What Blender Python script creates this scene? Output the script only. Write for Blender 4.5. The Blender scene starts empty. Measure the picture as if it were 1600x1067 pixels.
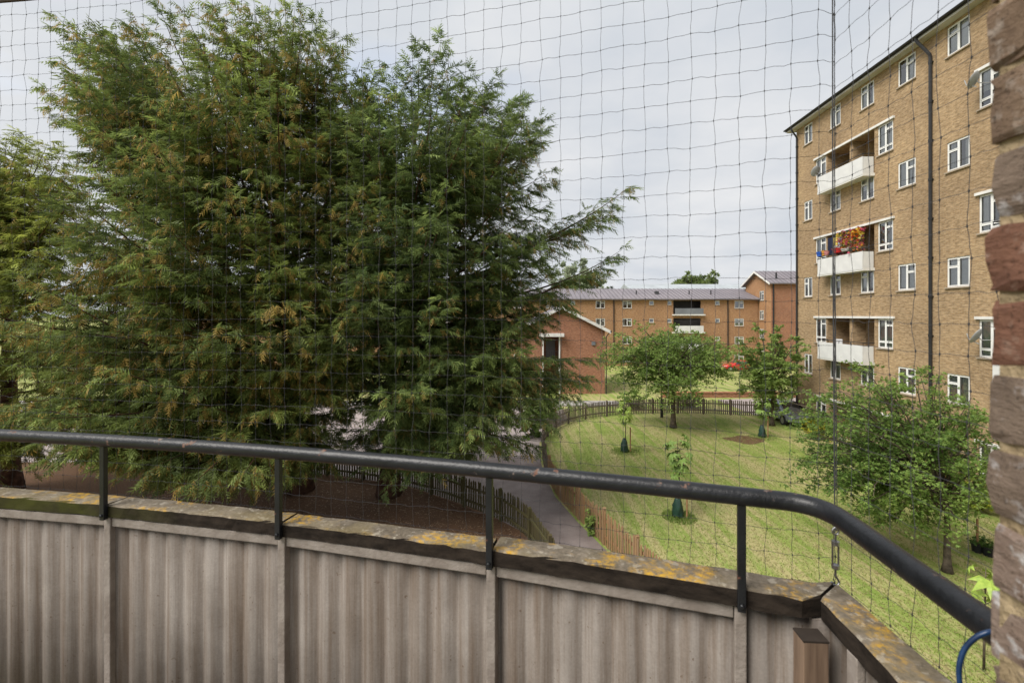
import bpy, math, random
import numpy as np
from mathutils import Vector, Matrix

# ------------------------------------------------------------------ camera, sky, sun, exposure
SC = bpy.context.scene
COL = SC.collection
R = math.radians
CAMZ = 7.4                      # eye height above the lawn
FPX, HX, HY = 1600 * 16 / 36, 800.0, 493.0

cam_d = bpy.data.cameras.new('camera')
cam = bpy.data.objects.new('camera', cam_d)
COL.objects.link(cam)
cam.location = (0, 0, CAMZ)
cam.rotation_euler = (R(90), 0, 0)
cam_d.lens = 16
cam_d.sensor_width = 36
cam_d.shift_y = -(533.5 - HY) / 1600
cam_d.clip_start = 0.05
cam_d.clip_end = 3000
cam_d.dof.use_dof = True
cam_d.dof.focus_distance = 6.0
cam_d.dof.aperture_fstop = 5.6
SC.camera = cam

SUN_EL, SUN_AZ = 50.0, -122.0     # azimuth measured from +Y clockwise: sun stands to the left
world = bpy.data.worlds.new('World')
SC.world = world
world.use_nodes = True
wn, wl = world.node_tree.nodes, world.node_tree.links
wn.clear()
w_out = wn.new('ShaderNodeOutputWorld')
w_mix = wn.new('ShaderNodeMixShader')
w_sky = wn.new('ShaderNodeTexSky')
w_sky.sky_type = 'NISHITA'
w_sky.sun_disc = False
w_sky.sun_elevation = R(SUN_EL)
w_sky.sun_rotation = R(SUN_AZ)
w_bs = wn.new('ShaderNodeBackground')
w_bs.inputs['Strength'].default_value = 0.10
w_bc = wn.new('ShaderNodeBackground')
w_bc.inputs['Strength'].default_value = 0.238
wl.new(w_sky.outputs[0], w_bs.inputs['Color'])
w_tc = wn.new('ShaderNodeTexCoord')
w_sep = wn.new('ShaderNodeSeparateXYZ')
wl.new(w_tc.outputs['Generated'], w_sep.inputs[0])
w_abs = wn.new('ShaderNodeMath'); w_abs.operation = 'ABSOLUTE'
wl.new(w_sep.outputs['Z'], w_abs.inputs[0])
w_add = wn.new('ShaderNodeMath'); w_add.operation = 'ADD'; w_add.inputs[1].default_value = 0.22
wl.new(w_abs.outputs[0], w_add.inputs[0])
w_dx = wn.new('ShaderNodeMath'); w_dx.operation = 'DIVIDE'
w_dy = wn.new('ShaderNodeMath'); w_dy.operation = 'DIVIDE'
wl.new(w_sep.outputs['X'], w_dx.inputs[0]); wl.new(w_add.outputs[0], w_dx.inputs[1])
wl.new(w_sep.outputs['Y'], w_dy.inputs[0]); wl.new(w_add.outputs[0], w_dy.inputs[1])
w_cmb = wn.new('ShaderNodeCombineXYZ')
wl.new(w_dx.outputs[0], w_cmb.inputs[0]); wl.new(w_dy.outputs[0], w_cmb.inputs[1])
w_n1 = wn.new('ShaderNodeTexNoise')
w_n1.inputs['Scale'].default_value = 1.6
w_n1.inputs['Detail'].default_value = 7
w_n1.inputs['Roughness'].default_value = 0.55
wl.new(w_cmb.outputs[0], w_n1.inputs['Vector'])
w_r1 = wn.new('ShaderNodeValToRGB')
w_r1.color_ramp.elements[0].position = 0.36
w_r1.color_ramp.elements[0].color = (0.88, 0.935, 1.01, 1)
w_r1.color_ramp.elements[1].position = 0.66
w_r1.color_ramp.elements[1].color = (1.11, 1.125, 1.15, 1)
wl.new(w_n1.outputs['Fac'], w_r1.inputs[0])
wl.new(w_r1.outputs[0], w_bc.inputs['Color'])
w_off = wn.new('ShaderNodeVectorMath'); w_off.operation = 'ADD'
w_off.inputs[1].default_value = (3.1, 7.7, 2.0)
wl.new(w_cmb.outputs[0], w_off.inputs[0])
w_n2 = wn.new('ShaderNodeTexNoise')
w_n2.inputs['Scale'].default_value = 1.3
w_n2.inputs['Detail'].default_value = 6
wl.new(w_off.outputs[0], w_n2.inputs['Vector'])
w_r2 = wn.new('ShaderNodeValToRGB')           # cloud cover: nearly closed, a few thin gaps
w_r2.color_ramp.elements[0].position = 0.26
w_r2.color_ramp.elements[0].color = (0.72, 0.72, 0.72, 1)
w_r2.color_ramp.elements[1].position = 0.42
w_r2.color_ramp.elements[1].color = (1, 1, 1, 1)
wl.new(w_n2.outputs['Fac'], w_r2.inputs[0])
wl.new(w_r2.outputs[0], w_mix.inputs[0])
wl.new(w_bs.outputs[0], w_mix.inputs[1])
wl.new(w_bc.outputs[0], w_mix.inputs[2])
wl.new(w_mix.outputs[0], w_out.inputs['Surface'])

sun_d = bpy.data.lights.new('sun', 'SUN')
sun_d.energy = 1.5
sun_d.angle = R(35)
sun_d.color = (1.0, 0.95, 0.88)
sun = bpy.data.objects.new('sun', sun_d)
COL.objects.link(sun)
_sd = Vector((math.sin(R(SUN_AZ)) * math.cos(R(SUN_EL)), math.cos(R(SUN_AZ)) * math.cos(R(SUN_EL)), math.sin(R(SUN_EL))))
sun.rotation_euler = _sd.to_track_quat('Z', 'Y').to_euler()
sun.location = (0, 0, 40)

SC.view_settings.view_transform = 'Standard'
SC.view_settings.look = 'None'
SC.view_settings.gamma = 1.0
SC.view_settings.use_curve_mapping = False
SC.view_settings.exposure = 1.62
SC.render.engine = 'CYCLES'
SC.cycles.use_denoising = True
SC.cycles.denoising_prefilter = 'ACCURATE'
SC.cycles.max_bounces = 6
SC.cycles.transparent_max_bounces = 12
SC.cycles.caustics_reflective = False
SC.cycles.caustics_refractive = False

# ------------------------------------------------------------------ helpers
def P(x, y, Z):
    """world point seen at photo pixel (x, y) at depth Z: used to read positions off the photograph"""
    return Vector(((x - HX) / FPX * Z, Z, CAMZ - (y - HY) / FPX * Z))
def G(x, y, z=0.0):
    Z = FPX * (CAMZ - z) / (y - HY)
    return Vector(((x - HX) / FPX * Z, Z, z))

class MB:
    def __init__(s): s.v = []; s.f = []
    def quad(s, a, b, c, d):
        n = len(s.v); s.v += [tuple(a), tuple(b), tuple(c), tuple(d)]; s.f.append((n, n+1, n+2, n+3)); return s
    def box(s, a, b, m=None):
        n = len(s.v)
        for z in (a[2], b[2]):
            for x, y in ((a[0], a[1]), (b[0], a[1]), (b[0], b[1]), (a[0], b[1])):
                p = Vector((x, y, z))
                s.v.append(tuple(m @ p if m else p))
        for q in ((3,2,1,0), (4,5,6,7), (0,1,5,4), (1,2,6,5), (2,3,7,6), (3,0,4,7)):
            s.f.append(tuple(n + i for i in q))
        return s
    def tube(s, pts, rad, sides=6, cap=True):
        pts = [Vector(p) for p in pts]
        if not hasattr(rad, '__len__'): rad = [rad] * len(pts)
        n0 = len(s.v); prev = None
        for i, p in enumerate(pts):
            t = (pts[min(i+1, len(pts)-1)] - pts[max(i-1, 0)])
            t = t.normalized() if t.length > 1e-9 else Vector((0, 0, 1))
            if prev is None:
                a = t.orthogonal().normalized()
            else:
                a = prev - t * prev.dot(t)
                a = a.normalized() if a.length > 1e-6 else t.orthogonal().normalized()
            prev = a; b = t.cross(a)
            for k in range(sides):
                w = 2 * math.pi * k / sides
                s.v.append(tuple(p + (a * math.cos(w) + b * math.sin(w)) * rad[i]))
        for i in range(len(pts) - 1):
            for k in range(sides):
                k2 = (k + 1) % sides
                s.f.append((n0+i*sides+k, n0+i*sides+k2, n0+(i+1)*sides+k2, n0+(i+1)*sides+k))
        if cap:
            s.f.append(tuple(n0 + k for k in reversed(range(sides))))
            s.f.append(tuple(n0 + (len(pts)-1)*sides + k for k in range(sides)))
        return s
    def prism(s, poly, d0, d1, f):
        """poly of 2-D points, extruded from d0 to d1; f maps (u, v, d) to a point"""
        n = len(s.v); k = len(poly)
        for d in (d0, d1):
            for u, v in poly: s.v.append(tuple(f(u, v, d)))
        s.f.append(tuple(n + i for i in reversed(range(k)))); s.f.append(tuple(n + k + i for i in range(k)))
        for i in range(k):
            j = (i + 1) % k
            s.f.append((n+i, n+j, n+k+j, n+k+i))
        return s
    def lathe(s, prof, sides=12, c=(0, 0, 0)):
        n = len(s.v)
        for r, z in prof:
            for k in range(sides):
                w = 2 * math.pi * k / sides
                s.v.append((c[0] + r*math.cos(w), c[1] + r*math.sin(w), c[2] + z))
        for i in range(len(prof)-1):
            for k in range(sides):
                k2 = (k+1) % sides
                s.f.append((n+i*sides+k, n+i*sides+k2, n+(i+1)*sides+k2, n+(i+1)*sides+k))
        s.f.append(tuple(n + k for k in reversed(range(sides))))
        s.f.append(tuple(n + (len(prof)-1)*sides + k for k in range(sides)))
        return s
    def mesh(s, name, mat, smooth=False):
        me = bpy.data.meshes.new(name)
        me.from_pydata(s.v, [], s.f)
        me.materials.append(mat)
        if smooth: me.polygons.foreach_set('use_smooth', [True] * len(me.polygons))
        me.update()
        return me

def link(name, me, parent=None, loc=None, rot=None, scl=None):
    o = bpy.data.objects.new(name, me)
    COL.objects.link(o)
    if parent: o.parent = parent
    if loc is not None: o.location = loc
    if rot is not None: o.rotation_euler = rot
    if scl is not None: o.scale = scl
    return o
def build(name, mb, mat, parent=None, loc=None, rot=None, smooth=False, bevel=0, sub=0):
    o = link(name, mb.mesh(name, mat, smooth), parent, loc, rot)
    if bevel:
        b = o.modifiers.new('bevel', 'BEVEL'); b.width = bevel; b.segments = 2; b.limit_method = 'ANGLE'
    if sub:
        b = o.modifiers.new('sub', 'SUBSURF'); b.levels = sub; b.render_levels = sub
    return o
def tag(o, label=None, cat=None, group=None, kind=None):
    if label: o['label'] = label
    if cat: o['category'] = cat
    if group: o['group'] = group
    if kind: o['kind'] = kind
    return o
def empty(name, loc=(0, 0, 0), rz=0.0):
    o = bpy.data.objects.new(name, None); COL.objects.link(o)
    o.location = loc; o.rotation_euler = (0, 0, rz); o.empty_display_size = 0.2
    return o
def np_mesh(name, V, F, mat, color=None, smooth=False):
    me = bpy.data.meshes.new(name)
    V = np.ascontiguousarray(V, np.float32); F = np.ascontiguousarray(F, np.int32)
    k = F.shape[1]
    me.vertices.add(len(V)); me.vertices.foreach_set('co', V.ravel())
    me.loops.add(F.size); me.loops.foreach_set('vertex_index', F.ravel())
    me.polygons.add(len(F))
    me.polygons.foreach_set('loop_start', np.arange(0, F.size, k, dtype=np.int32))
    me.polygons.foreach_set('loop_total', np.full(len(F), k, np.int32))
    if color is not None:
        a = me.attributes.new('tint', 'FLOAT_COLOR', 'POINT')
        c = np.ones((len(V), 4), np.float32); c[:, :3] = color
        a.data.foreach_set('color', c.ravel())
    me.materials.append(mat)
    me.update(calc_edges=True)
    return me

# ------------------------------------------------------------------ materials
class N:
    def __init__(s, name):
        s.m = bpy.data.materials.new(name); s.m.use_nodes = True
        s.t = s.m.node_tree; s.n = s.t.nodes; s.l = s.t.links
        s.b = s.n['Principled BSDF']; s.out = s.n['Material Output']
    def new(s, t, **kw):
        x = s.n.new(t)
        for k, v in kw.items(): setattr(x, k, v)
        return x
    def set(s, **kw):
        for k, v in kw.items():
            k = k.replace('_', ' ')
            s.b.inputs[k].default_value = v
        return s
    def coord(s, kind='Object'):
        return s.new('ShaderNodeTexCoord').outputs[kind]
    def mapping(s, vec, scale=(1, 1, 1), rot=(0, 0, 0), loc=(0, 0, 0)):
        m = s.new('ShaderNodeMapping'); s.l.new(vec, m.inputs['Vector'])
        m.inputs['Scale'].default_value = scale; m.inputs['Rotation'].default_value = rot; m.inputs['Location'].default_value = loc
        return m.outputs[0]
    def noise(s, vec, scale, detail=4, rough=0.55, dist=0.0):
        x = s.new('ShaderNodeTexNoise'); s.l.new(vec, x.inputs['Vector'])
        x.inputs['Scale'].default_value = scale; x.inputs['Detail'].default_value = detail
        x.inputs['Roughness'].default_value = rough; x.inputs['Distortion'].default_value = dist
        return x.outputs['Fac']
    def ramp(s, fac, stops, interp='LINEAR'):
        r = s.new('ShaderNodeValToRGB'); s.l.new(fac, r.inputs[0]); r.color_ramp.interpolation = interp
        el = r.color_ramp.elements
        while len(el) < len(stops): el.new(0.5)
        for e, (p, c) in zip(el, stops):
            e.position = p
            e.color = (c, c, c, 1) if not hasattr(c, '__len__') else (*c, 1)
        return r.outputs[0]
    def mix(s, fac, a, b, mode='MIX'):
        m = s.new('ShaderNodeMix', data_type='RGBA', blend_type=mode)
        for sock, v in ((m.inputs[0], fac), (m.inputs[6], a), (m.inputs[7], b)):
            if hasattr(v, 'links') or hasattr(v, 'is_linked'): s.l.new(v, sock)
            elif hasattr(v, '__len__'): sock.default_value = (*v, 1)
            else: sock.default_value = v
        return m.outputs[2]
    def math(s, op, a, b=None):
        m = s.new('ShaderNodeMath', operation=op)
        for i, v in enumerate((a, b)):
            if v is None: continue
            if hasattr(v, 'is_linked'): s.l.new(v, m.inputs[i])
            else: m.inputs[i].default_value = v
        return m.outputs[0]
    def color(s, c):
        s.l.new(c, s.b.inputs['Base Color']); return s
    def bump(s, h, strength=0.3, dist=0.01):
        b = s.new('ShaderNodeBump'); b.inputs['Strength'].default_value = strength; b.inputs['Distance'].default_value = dist
        s.l.new(h, b.inputs['Height']); s.l.new(b.outputs[0], s.b.inputs['Normal']); return s

def simple(name, c1, c2=None, scale=3.0, rough=0.8, spec=0.3, metal=0.0, bump=0.0, bscale=40, detail=5):
    n = N(name); n.set(Roughness=rough, Metallic=metal); n.b.inputs['Specular IOR Level'].default_value = spec
    c2 = c2 or tuple(x * 0.8 for x in c1)
    co = n.coord()
    n.color(n.ramp(n.noise(co, scale, detail), [(0.35, c2), (0.65, c1)]))
    if bump: n.bump(n.noise(co, bscale, 4), bump, 0.01)
    return n.m

def brick_mat(name, c1, c2, mortar, tint_lo, tint_hi, vary=0.5):
    n = N(name); n.set(Roughness=0.9); n.b.inputs['Specular IOR Level'].default_value = 0.15
    co = n.coord()
    sep = n.new('ShaderNodeSeparateXYZ'); n.l.new(co, sep.inputs[0])
    cmb = n.new('ShaderNodeCombineXYZ')
    n.l.new(n.math('ADD', sep.outputs[0], sep.outputs[1]), cmb.inputs[0]); n.l.new(sep.outputs[2], cmb.inputs[1])
    bt = n.new('ShaderNodeTexBrick'); n.l.new(cmb.outputs[0], bt.inputs['Vector'])
    for k, v in (('Scale', 1.0), ('Brick Width', 0.225), ('Row Height', 0.075), ('Mortar Size', 0.007), ('Mortar Smooth', 0.2), ('Bias', 0.0)):
        bt.inputs[k].default_value = v
    bt.inputs['Color1'].default_value = (*c1, 1); bt.inputs['Color2'].default_value = (*c2, 1); bt.inputs['Mortar'].default_value = (*mortar, 1)
    big = n.ramp(n.noise(co, 0.35, 5), [(0.3, tint_lo), (0.7, tint_hi)])
    fine = n.ramp(n.noise(n.mapping(co, (4.4, 4.4, 13.3)), 1.0, 2, 0.7), [(0.25, 1 - vary), (0.75, 1 + vary * 0.6)])
    c = n.mix(1.0, bt.outputs['Color'], big, 'MULTIPLY')
    c = n.mix(1.0, c, fine, 'MULTIPLY')
    n.color(c)
    n.bump(n.math('SUBTRACT', 1.0, bt.outputs['Fac']), 0.6, 0.006)
    return n.m

def leaf_mat(name, trans=0.25, rough=0.55):
    n = N(name)
    a = n.new('ShaderNodeAttribute', attribute_name='tint')
    n.color(a.outputs['Color']); n.set(Roughness=rough); n.b.inputs['Specular IOR Level'].default_value = 0.25
    t = n.new('ShaderNodeBsdfTranslucent'); n.l.new(a.outputs['Color'], t.inputs['Color'])
    mx = n.new('ShaderNodeMixShader'); mx.inputs[0].default_value = trans
    n.l.new(n.b.outputs[0], mx.inputs[1]); n.l.new(t.outputs[0], mx.inputs[2]); n.l.new(mx.outputs[0], n.out.inputs['Surface'])
    return n.m

def glass_mat(name, tint=(0.86, 0.9, 0.91), gloss=0.26):
    n = N(name); n.n.remove(n.b)
    tr = n.new('ShaderNodeBsdfTransparent'); tr.inputs[0].default_value = (*tint, 1)
    gl = n.new('ShaderNodeBsdfGlossy'); gl.inputs['Roughness'].default_value = 0.03
    lw = n.new('ShaderNodeFresnel'); lw.inputs[0].default_value = 1.5
    mx = n.new('ShaderNodeMixShader')
    n.l.new(n.math('MAXIMUM', lw.outputs[0], gloss), mx.inputs[0])
    n.l.new(tr.outputs[0], mx.inputs[1]); n.l.new(gl.outputs[0], mx.inputs[2]); n.l.new(mx.outputs[0], n.out.inputs['Surface'])
    return n.m

def lawn_material():
    n = N('lawn_grass'); n.set(Roughness=0.95); n.b.inputs['Specular IOR Level'].default_value = 0.1
    co = n.coord()
    big = n.noise(co, 0.22, 4)
    mid = n.noise(co, 1.3, 5, 0.6)
    fine = n.noise(n.mapping(co, (14, 5, 14), rot=(0, 0, R(-8))), 1.0, 5, 0.7)
    streak = n.noise(n.mapping(co, (2.6, 0.16, 1), rot=(0, 0, R(-8))), 1.0, 3, 0.6)
    green = n.ramp(mid, [(0.3, (0.165, 0.240, 0.046)), (0.7, (0.265, 0.320, 0.085))])
    straw = n.ramp(fine, [(0.3, (0.31, 0.275, 0.125)), (0.75, (0.48, 0.40, 0.220))])
    f = n.math('ADD', n.math('MULTIPLY', streak, 0.74), n.math('ADD', n.math('MULTIPLY', big, 0.28), n.math('MULTIPLY', fine, 0.32)))
    fac = n.ramp(f, [(0.59, 0.0), (0.75, 0.85)])
    n.color(n.mix(fac, green, straw))
    n.bump(fine, 0.6, 0.03)
    return n.m

MAT = {}
MAT['lawn'] = lawn_material()
def mulch_material():
    n = N('bark_mulch'); n.set(Roughness=0.95); n.b.inputs['Specular IOR Level'].default_value = 0.1
    co = n.coord()
    a = n.noise(co, 18, 6, 0.75); b = n.noise(co, 0.8, 4)
    c = n.ramp(a, [(0.3, (0.055, 0.032, 0.020)), (0.55, (0.140, 0.083, 0.050)), (0.75, (0.27, 0.175, 0.110))])
    n.color(n.mix(n.ramp(b, [(0.35, 0.0), (0.7, 0.45)]), c, (0.17, 0.095, 0.055)))
    n.bump(a, 0.9, 0.03)
    return n.m
MAT['mulch'] = mulch_material()
def path_material():
    n = N('tarmac_path'); n.set(Roughness=0.9); n.b.inputs['Specular IOR Level'].default_value = 0.2
    co = n.coord()
    c = n.ramp(n.noise(co, 1.1, 6, 0.6), [(0.3, (0.17, 0.135, 0.125)), (0.7, (0.265, 0.225, 0.21))])
    g = n.ramp(n.noise(co, 60, 3, 0.7), [(0.3, 0.75), (0.7, 1.15)])
    n.color(n.mix(1.0, c, g, 'MULTIPLY')); n.bump(n.noise(co, 90, 3), 0.3, 0.004)
    return n.m
MAT['path'] = path_material()
MAT['road'] = simple('pale_road', (0.37, 0.315, 0.295), (0.27, 0.23, 0.22), 0.7, 0.9, 0.2, bump=0.2, bscale=60)
MAT['kerb'] = simple('kerb_stone', (0.34, 0.32, 0.30), None, 2, 0.9)
MAT['brick_tall'] = brick_mat('stock_brick', (0.445, 0.322, 0.192), (0.352, 0.243, 0.136), (0.40, 0.325, 0.23), (0.80, 0.78, 0.78), (1.14, 1.11, 1.07))
MAT['brick_red'] = brick_mat('red_brick', (0.43, 0.200, 0.115), (0.33, 0.140, 0.080), (0.36, 0.26, 0.20), (0.86, 0.86, 0.88), (1.08, 1.05, 1.0))
MAT['brick_orange'] = brick_mat('orange_brick', (0.46, 0.262, 0.135), (0.37, 0.190, 0.095), (0.40, 0.30, 0.21), (0.88, 0.86, 0.86), (1.08, 1.06, 1.02))
MAT['white_frame'] = simple('white_window_paint', (0.80, 0.80, 0.78), (0.74, 0.74, 0.73), 2, 0.45)
MAT['white_panel'] = simple('white_balcony_panel', (0.72, 0.72, 0.71), (0.60, 0.60, 0.60), 1.2, 0.6)
MAT['lintel'] = simple('white_lintel', (0.76, 0.75, 0.72), (0.62, 0.61, 0.59), 1.5, 0.7)
MAT['sill'] = simple('sill_tile', (0.40, 0.33, 0.25), None, 4, 0.8)
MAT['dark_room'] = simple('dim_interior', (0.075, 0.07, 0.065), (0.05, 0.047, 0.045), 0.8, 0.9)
MAT['curtain'] = simple('net_curtain', (0.80, 0.80, 0.78), (0.68, 0.68, 0.67), 6, 0.9)
MAT['curtain_grey'] = simple('grey_blind', (0.36, 0.37, 0.39), (0.28, 0.29, 0.3), 6, 0.9)
MAT['glass'] = glass_mat('window_glass')
MAT['soffit'] = simple('pale_soffit', (0.58, 0.56, 0.52), None, 1, 0.8)
MAT['roof_dark'] = simple('dark_roof', (0.07, 0.068, 0.07), None, 1, 0.7)
MAT['black_metal'] = simple('black_paint', (0.022, 0.022, 0.024), (0.014, 0.014, 0.016), 6, 0.45, 0.5)
MAT['roof_metal'] = simple('grey_sheet_roof', (0.235, 0.21, 0.225), (0.185, 0.168, 0.185), 0.35, 0.6, 0.4)
MAT['roof_rib'] = simple('grey_roof_rib', (0.17, 0.155, 0.17), None, 1, 0.6)
MAT['roof_pale'] = simple('pale_sheet_roof', (0.40, 0.43, 0.45), None, 0.5, 0.6)
MAT['door_grey'] = simple('grey_door', (0.20, 0.21, 0.23), None, 1, 0.5)

# ------------------------------------------------------------------ ground, path, road
def sheet(name, poly, z, mat):
    me = bpy.data.meshes.new(name)
    me.from_pydata([(p[0], p[1], z) for p in poly], [], [tuple(range(len(poly)))])
    me.materials.append(mat); me.update()
    return tag(link(name, me), kind='structure')
sheet('lawn', [(-1500, -300), (1500, -300), (1500, 2500), (-1500, 2500)], 0.0, MAT['lawn'])

# plan lines (x, y) of the fences
LEFT_F = [(2.75, 7.5), (2.1, 9.5), (1.32, 12.1), (0.32, 15.4), (-1.25, 17.1), (-4.4, 19.5), (-7.75, 20.8), (-11.5, 21.7), (-15.6, 22.3), (-22, 22.8)]
LAWN_F = [(5.3, 7.5), (4.65, 9.5), (3.83, 12.0), (3.12, 14.3), (2.53, 16.2), (1.9, 18.6), (1.62, 21.5), (1.75, 25.5), (2.6, 29.0), (4.4, 31.8), (7.0, 33.4), (10.5, 34.3), (14.5, 34.2), (18.2, 33.3), (20.6, 32.6)]
mulch_poly = [(-45, -4), (3.6, -4)] + [(x + .2, y + (.12 if x < 0 else 0)) for x, y in LEFT_F] + [(-45, 23.5)]
sheet('mulch_bed', mulch_poly, 0.006, MAT['mulch'])
path_poly = list(LEFT_F[:6]) + [(-4.4, 24.0), (1.60, 24.0)] + [(1.62, 21.5), (1.9, 18.6), (2.53, 16.2), (3.12, 14.3), (3.83, 12.0), (4.65, 9.5), (5.3, 7.5)]
path_poly = [(2.9, 7.5), (2.22, 9.5), (1.44, 12.1), (0.42, 15.5), (-1.15, 17.25), (-4.35, 19.65), (-4.4, 24.0), (1.45, 24.0), (1.48, 21.5), (1.76, 18.6), (2.38, 16.2), (2.98, 14.3), (3.70, 12.0), (4.5, 9.5), (5.15, 7.5)]
sheet('path', path_poly, 0.012, MAT['path'])
sheet('road', [(-70, 22.9), (-22, 22.95), (-15.6, 22.45), (-11.5, 21.85), (-7.7, 20.95), (-4.38, 19.7), (-4.38, 24.0), (1.45, 24.0), (1.6, 26.5), (2.4, 29.3), (4.0, 32.2), (4.0, 37), (-70, 37)], 0.018, MAT['road'])
sheet('pavement', [(-70, 37.2), (9, 37.2), (9, 39), (-70, 39)], 0.11, MAT['kerb'])
build('kerb', MB().box((-70, 37.0, 0), (9, 37.2, 0.125)), MAT['kerb'])['kind'] = 'structure'
bp = G(1165, 687)
sheet('bare_soil_patch', [(bp.x + 1.15*math.cos(t)*(1 + .18*math.sin(3*t)), bp.y + .85*math.sin(t)*(1 + .2*math.cos(4*t + 1)), 0) for t in [k*math.pi/14 for k in range(28)]], 0.008, MAT['mulch'])
sheet('rear_drive', [(18, 33.8), (60, 30), (60, 46), (18, 40)], 0.010, MAT['road'])

# ------------------------------------------------------------------ buildings
def wall_mesh(name, s0, s1, z0, z1, openings, mat, parent, y=0.0, depth=0.13):
    """facade in the plane y (outward +y) with real openings and reveals"""
    xs = sorted({s0, s1, *[v for o in openings for v in (o[0], o[1])]})
    zs = sorted({z0, z1, *[v for o in openings for v in (o[2], o[3])]})
    xs = [v for v in xs if s0 <= v <= s1]; zs = [v for v in zs if z0 <= v <= z1]
    mb = MB()
    for i in range(len(xs) - 1):
        for j in range(len(zs) - 1):
            cx, cz = (xs[i] + xs[i+1]) / 2, (zs[j] + zs[j+1]) / 2
            if any(o[0] < cx < o[1] and o[2] < cz < o[3] for o in openings): continue
            mb.quad((xs[i+1], y, zs[j]), (xs[i], y, zs[j]), (xs[i], y, zs[j+1]), (xs[i+1], y, zs[j+1]))
    for a, b, c, d in [o[:4] for o in openings]:
        e = y - depth
        mb.quad((a, y, c), (a, e, c), (a, e, d), (a, y, d)); mb.quad((b, e, c), (b, y, c), (b, y, d), (b, e, d))
        mb.quad((a, e, c), (a, y, c), (b, y, c), (b, e, c)); mb.quad((a, y, d), (a, e, d), (b, e, d), (b, y, d))
    return build(name, mb, mat, parent)

_wcache = {}
def window(parent, s, z, w, h, style, y=0.0, curtain=None, mat='white_frame', rng=random):
    """casement in an opening whose lower left corner is (s, z)"""
    fw = 0.066
    key = (round(w, 2), round(h, 2), style)
    if key not in _wcache:
        panes = []
        if style == 'pair':      m = w * 0.5; panes = [(fw, m-fw/2, fw, h*0.66), (fw, m-fw/2, h*0.66+fw, h-fw), (m+fw/2, w-fw, fw, h-fw)]
        elif style == 'pair_r':  m = w * 0.5; panes = [(m+fw/2, w-fw, fw, h*0.66), (m+fw/2, w-fw, h*0.66+fw, h-fw), (fw, m-fw/2, fw, h-fw)]
        elif style == 'tall':    m = w * 0.5; panes = [(fw, m-fw/2, fw, h*0.2), (m+fw/2, w-fw, fw, h*0.2), (fw, m-fw/2, h*0.2+fw, h*0.76), (fw, m-fw/2, h*0.76+fw, h-fw), (m+fw/2, w-fw, h*0.2+fw, h-fw)]
        else:                    panes = [(fw, w-fw, fw, h-fw)]
        xs = sorted({0, w, *[v for p in panes for v in p[:2]]}); zs = sorted({0, h, *[v for p in panes for v in p[2:]]})
        fm = MB()
        for i in range(len(xs)-1):
            for j in range(len(zs)-1):
                cx, cz = (xs[i]+xs[i+1])/2, (zs[j]+zs[j+1])/2
                if any(p[0] < cx < p[1] and p[2] < cz < p[3] for p in panes): continue
                fm.box((xs[i], -0.035, zs[j]), (xs[i+1], 0.035, zs[j+1]))
        for p in panes:          # opening sash standing proud
            for a, b in (((p[0]-.012, .035, p[2]-.012), (p[0]+.022, .048, p[3]+.012)), ((p[1]-.022, .035, p[2]-.012), (p[1]+.012, .048, p[3]+.012)),
                         ((p[0]+.022, .035, p[2]-.012), (p[1]-.022, .048, p[2]+.022)), ((p[0]+.022, .035, p[3]-.022), (p[1]-.022, .048, p[3]+.012))):
                fm.box(a, b)
        pm = [MB().quad((p[1], 0.006, p[2]), (p[0], 0.006, p[2]), (p[0], 0.006, p[3]), (p[1], 0.006, p[3])).mesh('pane', MAT['glass']) for p in panes]
        sm = MB().box((-0.05, -0.03, -0.06), (w+0.05, 0.15, -0.003)).mesh('sill', MAT['sill'])
        _wcache[key] = (fm.mesh('window', MAT[mat]), pm, sm)
    fm, pm, sm = _wcache[key]
    o = link('window', fm, parent, (s, y - 0.075, z))
    for m in pm: link('pane', m, o)
    link('sill', sm, o)
    if curtain:
        cm = MB(); n = 14
        def drape(x0, x1, z0, z1):
            k = max(4, int((x1-x0)/0.045))
            for i in range(k):
                a, b = x0 + (x1-x0)*i/k, x0 + (x1-x0)*(i+1)/k
                ya, yb = -0.050 - 0.015*(i % 2), -0.050 - 0.015*((i+1) % 2)
                cm.quad((b, yb, z0), (a, ya, z0), (a, ya, z1), (b, yb, z1))
        if curtain == 'sides':
            drape(0.02, w*0.3, 0.03, h-0.02); drape(w*0.72, w-0.02, 0.03, h-0.02)
        elif curtain == 'full': drape(0.02, w-0.02, 0.03, h-0.02)
        elif curtain == 'half': drape(0.02, w*0.55, 0.03, h-0.02)
        else: drape(0.02, w-0.02, h*0.45, h-0.02)
        build('curtain', cm, MAT['curtain' if rng.random() < 0.88 else 'curtain_grey'], o)
    return o

def drainpipe(parent, s, z0, z1, r=0.055, neck=0.0, y=0.09, offs=0.0):
    mb = MB()
    pts = [(s, y, z0), (s, y, z1)]
    if neck: pts += [(s, y + 0.03, z1 + 0.12), (s + offs, y + neck - 0.05, TZ1 - .02 if neck else z1), (s + offs, y + neck, TZ1 + .16 if neck else z1)]
    mb.tube(pts, r, 8)
    z = z0 + 0.9
    while z < z1:
        mb.tube([(s, y, z - 0.06), (s, y, z + 0.06)], r * 1.25, 8); mb.box((s - 0.09, 0.0, z - 0.02), (s + 0.09, y, z + 0.02)); z += 1.85
    return build('drainpipe', mb, MAT['black_metal'], parent, smooth=False)

rng = random.Random(5)
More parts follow.
